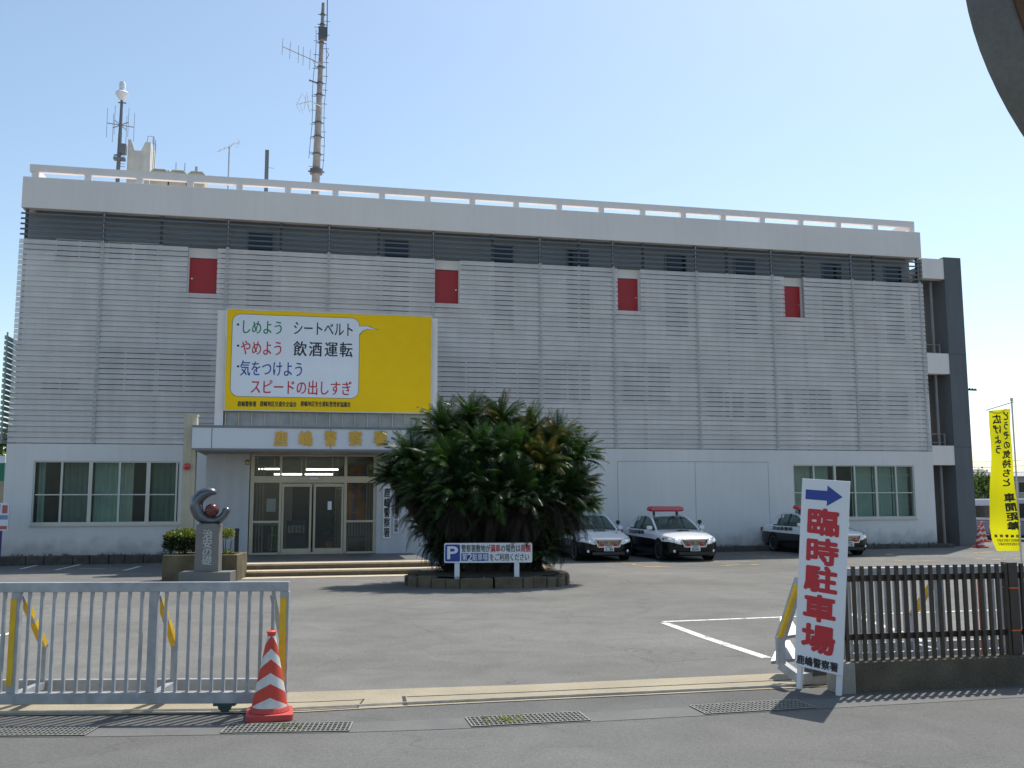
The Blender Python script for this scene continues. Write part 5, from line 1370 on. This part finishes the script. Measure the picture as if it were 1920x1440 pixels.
m_ = MB(); m_.prism(rrect(-.20, .20, -.20, .20, .05, 4), .0, .055); m_.lathe([(.175, .055), (.16, .09), (.155, .10)], 28); m_.build('base', mat('cone_base', (.50, .06, .05), .6, var=.15), Q, bevel=.008)
MB().lathe([(.155, .06), (.150, .12), (.035, .695), (.032, .72), (.022, .725), (.02, .70)], 36).build('cone', CM, Q, smooth=True)
MB().lathe([(.036, .70), (.042, .71), (.042, .722), (.03, .728)], 20).build('tip', mat('cone_tip', (.75, .07, .04), .5, var=0), Q)
p = gp(1838, 1027); c2 = copy_tree(Q); c2.location = p; c2.scale = (1.15,) * 3; c2['label'] = 'small far cone standing at the foot of the dark stair tower'
p = gp(1843, 1016); c3 = copy_tree(Q); c3.location = p; c3.scale = (1.25,) * 3; c3['label'] = 'far cone half hidden behind the one by the stair tower'

# drain grates
GRI = mat('grate_iron', (.27, .265, .24), .65, .2, var=.25, scale=20); DRAIN_SHADE_M = mat('drain_shade', (.012, .012, .011), .95, var=.3)
def grate(x0, x1, label):
    y0a, y0b = interp(DRF, x0), interp(DRF, x1); dpt = interp(DRR, (x0 + x1) / 2) - interp(DRF, (x0 + x1) / 2) - .02
    a = math.atan2(y0b - y0a, x1 - x0); L_ = math.hypot(x1 - x0, y0b - y0a)
    q = thing('drain_grate', label, 'drain grate', (x0, y0a + .02, 0), a, 'steel drain grates along the road edge')
    MB().box(0, L_, 0, dpt, .004, .0075).build('pit_shade_plate', DRAIN_SHADE_M, q)  # thin dark plate, paints the shade down inside the drain
    m_ = MB(); t = .012
    m_.box(0, L_, 0, t, .0078, .013); m_.box(0, L_, dpt - t, dpt, .0078, .013); m_.box(0, t, t, dpt - t, .0078, .013); m_.box(L_ - t, L_, t, dpt - t, .0078, .013)
    n = int(L_ / .036)
    for k in range(1, n): m_.box(L_ * k / n - .0045, L_ * k / n + .0045, t, dpt - t, .0078, .0115)
    for k in range(1, 5): m_.box(t, L_ - t, dpt * k / 5 - .005, dpt * k / 5 + .005, .0115, .0130)
    m_.build('bars', GRI, q)
    return q
grate(-5.2, -3.22, 'dark steel drain grate at the left edge under the gate shadow'); grate(-2.22, -1.25, 'steel drain grate right in front of the striped cone'); grate(-.32, .62, 'steel drain grate in the middle of the road edge with weeds in it'); grate(1.58, 2.56, 'steel drain grate nearest the arrow sign')
wd_ = MB()
for gx0, n in ((-.05, 26), (.05, 14), (-.2, 8), (-1.75, 10)):
    for _ in range(n):
        x = gx0 + random.gauss(0, .035); y = interp(DRF, x) + random.uniform(.08, .26); a = random.uniform(0, 6.28); h_ = random.uniform(.012, .03)
        wd_.add([(x, y, .012), (x + .012, y, .012), (x + math.cos(a) * .035, y + math.sin(a) * .035, .02 + h_)], [(0, 1, 2)])
tag(wd_.build('grate_weeds', leafy('weed_yellow', (.16, .20, .02), (.26, .28, .04), .4)), kind='stuff')

# yellow banner seen from behind
BY = 12.6
pA = at(1856, 768, BY); pB = at(1900, 758, BY); 
Q = thing('banner_flag', 'tall translucent yellow banner flag with mirrored writing on a thin pole at the right', 'banner', (at(1905, 760, BY).x, BY, 0), 0)
BAN = leafy('yellow_cloth', (.80, .74, .01), (.86, .80, .015), .55, .8, .8)
def bl(px, py): p_ = at(px, py, BY); return (p_.x - Q.location.x, p_.z)
rows_ = []
edge = [(764, 1855, 1896), (800, 1855.5, 1897), (850, 1855.5, 1899), (900, 1855.5, 1902), (950, 1855.5, 1906), (985, 1856, 1909), (1012, 1862, 1911), (1022, 1867, 1912), (1033, 1872, 1913)]
def banpos(fx, py):
    for (y0, a0, b0), (y1, a1, b1) in zip(edge[:-1], edge[1:]):
        if py <= y1 or y1 == 1033:
            t = (py - y0) / (y1 - y0); a_, b_ = a0 + (a1 - a0) * t, b0 + (b1 - b0) * t; break
    x, z = bl(a_ + (b_ - a_) * fx, py + (4 * (1 - fx) if py < 990 else 0))
    return Vector((x, .03 * math.sin(fx * 4 + py * .02) + .015 * math.sin(py * .05), z))
for k in range(34):
    py = 766 + (1033 - 766) * k / 33
    rows_.append([banpos(f / 8, py) for f in range(9)])
MB().grid(rows_).build('cloth', BAN, Q, smooth=True)
m_ = MB()
def ban_text(txt, fx0, fx1, pys, bold=.02):
    for ch, (p0_, p1_) in zip(txt, pys):
        if ch == ' ': continue
        t_ = MB(); write(t_, ch, 0, 1, 0, 1, 0, bold=bold)
        vs = []
        for x, y, z in t_.v:
            v = banpos(fx1 + (fx0 - fx1) * x, p1_ + (p0_ - p1_) * z); vs.append(v + Vector((0, -.007, 0)))
        m_.add(vs, t_.f)
def seq(y0, y1, n): return [(y0 + (y1 - y0) * k / n + .6, y0 + (y1 - y0) * (k + 1) / n - .6) for k in range(n)]
ban_text('どうぞの', .58, .93, seq(770, 842, 4), .035); ban_text('気持ちと', .54, .92, seq(842, 912, 4), .035); ban_text('車間距離', .58, .96, seq(923, 994, 4), .04)
ban_text('広げよう', .12, .50, seq(774, 850, 4), .035)
for k, ch in enumerate('鹿嶋警察署'): ban_text(ch, .83 - .18 * k, .95 - .18 * k, [(1002, 1008)], .03)
for row_, txt in ((1010, '鹿嶋地区交通安全協会'), (1017, '安全運転管理者協議会')):
    for k, ch in enumerate(txt): ban_text(ch, .87 - .078 * k, .945 - .078 * k, [(row_, row_ + 6)], .02)
m_.build('lettering', mat('banner_ink', (.035, .04, .01), .7, var=0), Q)
x1, z1 = bl(1899, 750); x2, z2 = bl(1919, 1075)
m_ = MB().cyl((x1, .03, z1), (x2, .03, z2), .011, n=8).cyl((x2, .03, z2), (x2 + .03, .03, .1), .014, n=8)
a_, b_ = bl(1851, 769), bl(1903, 753); m_.cyl((a_[0], .03, a_[1]), (b_[0], .03, b_[1]), .007, n=6)
m_.lathe([(0, -.01), (.018, -.01), (.018, .03), (0, .035)], 10, (x1, .03, z1)); m_.build('pole', mat('white_pole', (.55, .55, .56), .4, .2), Q)
MB().prism(rrect(-.14, .14, -.14, .14, .04, 4), 0, .12).build('foot', CONCRETE, Q); COL.objects[-1].location = (x2 + .03, .03, 0)

# back of a traffic mirror near the camera, upper right
mc = at(2207, 68, 3.0)
Q = thing('traffic_mirror', 'back of a round grey traffic mirror with a rusty seam in the top right corner', 'traffic mirror', (mc.x + .55, 3.25, 0), 0)
view = (mc - Vector((0, 0, CAM_H))); dist = view.length; view.normalize()
right = view.cross(Vector((0, 0, 1))).normalized(); upv = right.cross(view)
major = (right * .38 - upv * .926).normalized(); minor = (right * .926 + upv * .38).normalized()
ca = .40; nrm = (-view * ca + minor * math.sqrt(1 - ca * ca)).normalized()   # faces the camera side, turned to the right
if nrm.dot(view) > 0: nrm = -nrm
Rr = 360 / 1800 * dist * .99
Mm = Matrix((major, nrm.cross(major), nrm)).transposed().to_4x4()
Mm.translation = mc - Vector(Q.location)
def mirror_part(prof, name, m, par):
    b_ = MB().lathe(prof, 72); o_ = b_.build(name, m, par, smooth=True); o_.matrix_local = Mm; return o_
mirror_part([(Rr * .955, .0), (Rr * .99, -.01), (Rr, -.04), (Rr, -.13), (Rr * .99, -.135), (Rr * .97, -.13), (Rr * .96, -.01)], 'rim', MIRROR_G, Q)
mirror_part([(Rr * .965, -.012), (Rr * .965, .004), (Rr * .93, .012), (Rr * .92, -.0)], 'rusty_seam', RUST, Q)
mirror_part([(Rr * .955, -.005), (Rr * .80, .03), (Rr * .5, .06), (Rr * .2, .075), (0, .078)], 'back_shell', MIRROR_D, Q)
m_ = MB().cyl((.0, .15, 0), (.0, .15, 4.4), .045, n=14); m_.bar((0, .15, mc.z), mc - Vector(Q.location) + nrm * .05, .06); m_.build('pole', mat('mirror_pole', (.45, .2, .06), .6, var=.2), Q)

# floodlight on the tower
u, z = fac(1826, 733, -.5)
Q = thing('flood_light', 'dark bracket floodlight sticking out from the stair tower', 'floodlight', bw(36.90, -.5, z), BANG)
m_ = MB().bar((0, 0, -.05), (.30, 0, .0), .08); m_.box(.05, .2, -.06, .06, -.2, -.05); m_.build('arm', mat('lamp_black', (.02, .02, .025), .6), Q)
m_ = MB()
for k in range(5): m_.bar((.06 + k * .13, -.1, .04 - .0 * k), (.15 + k * .13, -.1, .12 - .01 * k), .05, .04); 
m_.bar((.04, 0, .06), (.78, 0, .04), .1, .06); m_.build('lamp_head', mat('lamp_black', (.02, .02, .025)), Q)

# information stand at the left edge
p = at(3, 1033, 30.5)
Q = thing('info_board', 'white notice board with red and blue print on a violet post at the left edge', 'notice board', (p.x - .40, 30.5, zg(p.x, 30.5)), R(8))
z0, z1 = at(3, 995, 30.5).z - Q.location.z, at(3, 943, 30.5).z - Q.location.z
MB().box(-.6, .52, 0, .05, z0, z1).build('board', PANEL_W, Q)
hh = z1 - z0
MB().box(.32, .48, -.004, -.001, z0 + hh * .62, z0 + hh * .92).box(-.2, .49, -.004, -.001, z0 + .04, z0 + hh * .17).build('red_print', mat('faded_red', (.50, .12, .12), .5), Q)
MB().box(-.1, .26, -.004, -.001, z0 + hh * .66, z0 + hh * .95).box(-.5, .5, -.004, -.001, z0 + hh * .40, z0 + hh * .56).build('blue_print', mat('pale_blue_print', (.20, .28, .48), .5), Q)
MB().box(.24, .34, .01, .06, -.05, z0).box(-.5, -.4, .01, .06, -.05, z0).build('post', mat('violet_post', (.05, .03, .16), .5), Q)

# ================================================================= BACKGROUND
def tree(name, label, loc, h, r, n, mats, trunk_h=.3, ls=.28, grp=None, cat='tree'):
    q = thing(name, label, cat, loc, 0, grp)
    m_ = MB(); c0 = Vector((0, 0, h * .62)); cl = []
    for _ in range(16): cl.append((Vector((random.gauss(0, r * .45), random.gauss(0, r * .45), h * trunk_h + (h * (1 - trunk_h)) * random.uniform(.15, .9))), r * random.uniform(.35, .6)))
    for _ in range(n):
        c_, rad = random.choice(cl); d = Vector((random.gauss(0, 1), random.gauss(0, 1), random.gauss(0, .8))).normalized(); o = c_ + d * rad * random.random() ** .4
        if o.z < .1: continue
        t = Vector((random.gauss(0, 1), random.gauss(0, 1), random.gauss(0, 1))).normalized(); s_ = t.cross(d).normalized(); l_ = ls * random.uniform(.5, 1.1)
        m_.add([o - s_ * l_ * .4, o + t * l_ * .5 - s_ * l_ * .05, o + s_ * l_ * .4, o - t * l_ * .5], [(0, 1, 2, 3)], 1 if random.random() < .35 else 0)
    m_.build('crown', mats, q)
    m_ = MB().cyl((0, 0, -.2), (0, 0, h * .55), r * .09, r * .04, 8)
    for c_, rad in cl[:7]: m_.cyl((0, 0, h * trunk_h), c_, r * .035, r * .012, 5)
    m_.build('trunk', mat('bark', (.09, .07, .05), .9, var=.3), q)
T1 = leafy('tree_green', (.03, .065, .015), (.07, .12, .02), .35); T2 = leafy('tree_bright', (.10, .17, .02), (.18, .26, .03), .45)
random.seed(5)
tree('bush', 'bright green bush between the stair tower and the yellow banner', (at(1838, 950, 50).x + .1, 50, -.2), 3.3, 1.25, 4200, [T1, T2], .05, .16)
p = at(-6, 900, 60); tree('tree', 'green tree just left of the station, mostly outside the picture', (p.x - 1.7, 60, 0), 6.8, 2.2, 5200, [T1, T2], .2, .3)
p = at(-30, 900, 70); tree('tree', 'darker tree further behind the left corner of the station', (p.x - 2.0, 74, 0), 7.5, 2.6, 5000, [T1, T1], .2, .32)
# houses on the right
def house(name, label, px0, px1, pye, pyr, Y, wall, roofm, hip=.3):
    a, b = at(px0, pye, Y), at(px1, pye, Y); zr = at(px0, pyr, Y).z; w_ = b.x - a.x; zt_ = a.z
    q = thing(name, label, 'house', (a.x, Y, 0), 0); D = w_ * .8
    wl = MB().box(.2, w_ - .2, .2, D - .2, -.5, zt_).build('wall', wall, q)
    e = .3
    MB().add([(-e, -e, zt_), (w_ + e, -e, zt_), (w_ + e, D + e, zt_), (-e, D + e, zt_), (w_ * hip, D / 2, zr), (w_ * (1 - hip), D / 2, zr)], [(0, 1, 5, 4), (1, 2, 5), (2, 3, 4, 5), (3, 0, 4), (3, 2, 1, 0)]).build('roof', roofm, q)
    for k in range(3):
        x = w_ * (.2 + .28 * k); fr = MB().box(x - .08, x + .9 + .08, .14, .2, zt_ - 1.9, zt_ - .6).build('window', ALU, q); MB().box(x, x + .9, .12, .138, zt_ - 1.82, zt_ - .68).build('pane', DARKGLASS, fr)
HW = mat('house_wall', (.34, .33, .30), .8, var=.1); HW2 = mat('house_wall_dark', (.20, .19, .18), .8, var=.1); HR = mat('grey_tile_roof', (.20, .21, .23), .7, var=.2, scale=3)
house('house', 'distant house with a grey hipped roof just right of the stair tower', 1824, 1863, 893, 879, 95, HW, HR)
house('house', 'dark walled house behind the bright bush', 1834, 1900, 905, 899, 80, HW2, mat('flat_dark_roof', (.12, .12, .12), .8))
house('house', 'low pale roofed house beyond the yellow banner at the right edge', 1890, 1990, 893, 883, 110, HW, mat('tile_roof_pale', (.34, .35, .36), .7))
# power lines far behind
PW = MB()
def wire(px0, py0, px1, py1, Y, sag):
    a, b = at(px0, py0, Y), at(px1, py1, Y); PW.tube([a.lerp(b, k / 14) - Vector((0, 0, sag * math.sin(math.pi * k / 14))) for k in range(15)], .016, 5)
wire(1700, 860, 2080, 838, 70, .6); wire(1700, 868, 2080, 846, 70, .7); wire(1700, 878, 2080, 868, 70, .5)
Q = thing('power_lines', 'thin overhead power lines low in the sky behind the yellow banner', 'power lines')
PW.build('wire', mat('wire_dark', (.10, .10, .12), .7), Q)
m_ = MB()
for px in (1700, 2080):
    a = at(px, 860, 70); m_.cyl((a.x, 70, -.3), (a.x, 70, a.z + 1.2), .15, .11, 10)
m_.build('pole', CONCRETE, Q)
# green and white shop sign at the left edge
a, b = at(-60, 902, 48), at(9, 868, 48)
Q = thing('roadside_sign', 'green and white sign panel far off at the left edge beside the building', 'sign', (a.x, 48, 0), 0)
MB().box(0, b.x - a.x, 0, .15, a.z, b.z).build('panel', mat('sign_green', (.01, .16, .10), .5), Q); MB().box(-.02, b.x - a.x + .02, -.01, .16, b.z + .001, b.z + .35).build('header', PANEL_W, Q); MB().box(-.02, b.x - a.x + .02, .02, .13, -.3, a.z).build('base', mat('sign_base', (.35, .30, .22), .7), Q)
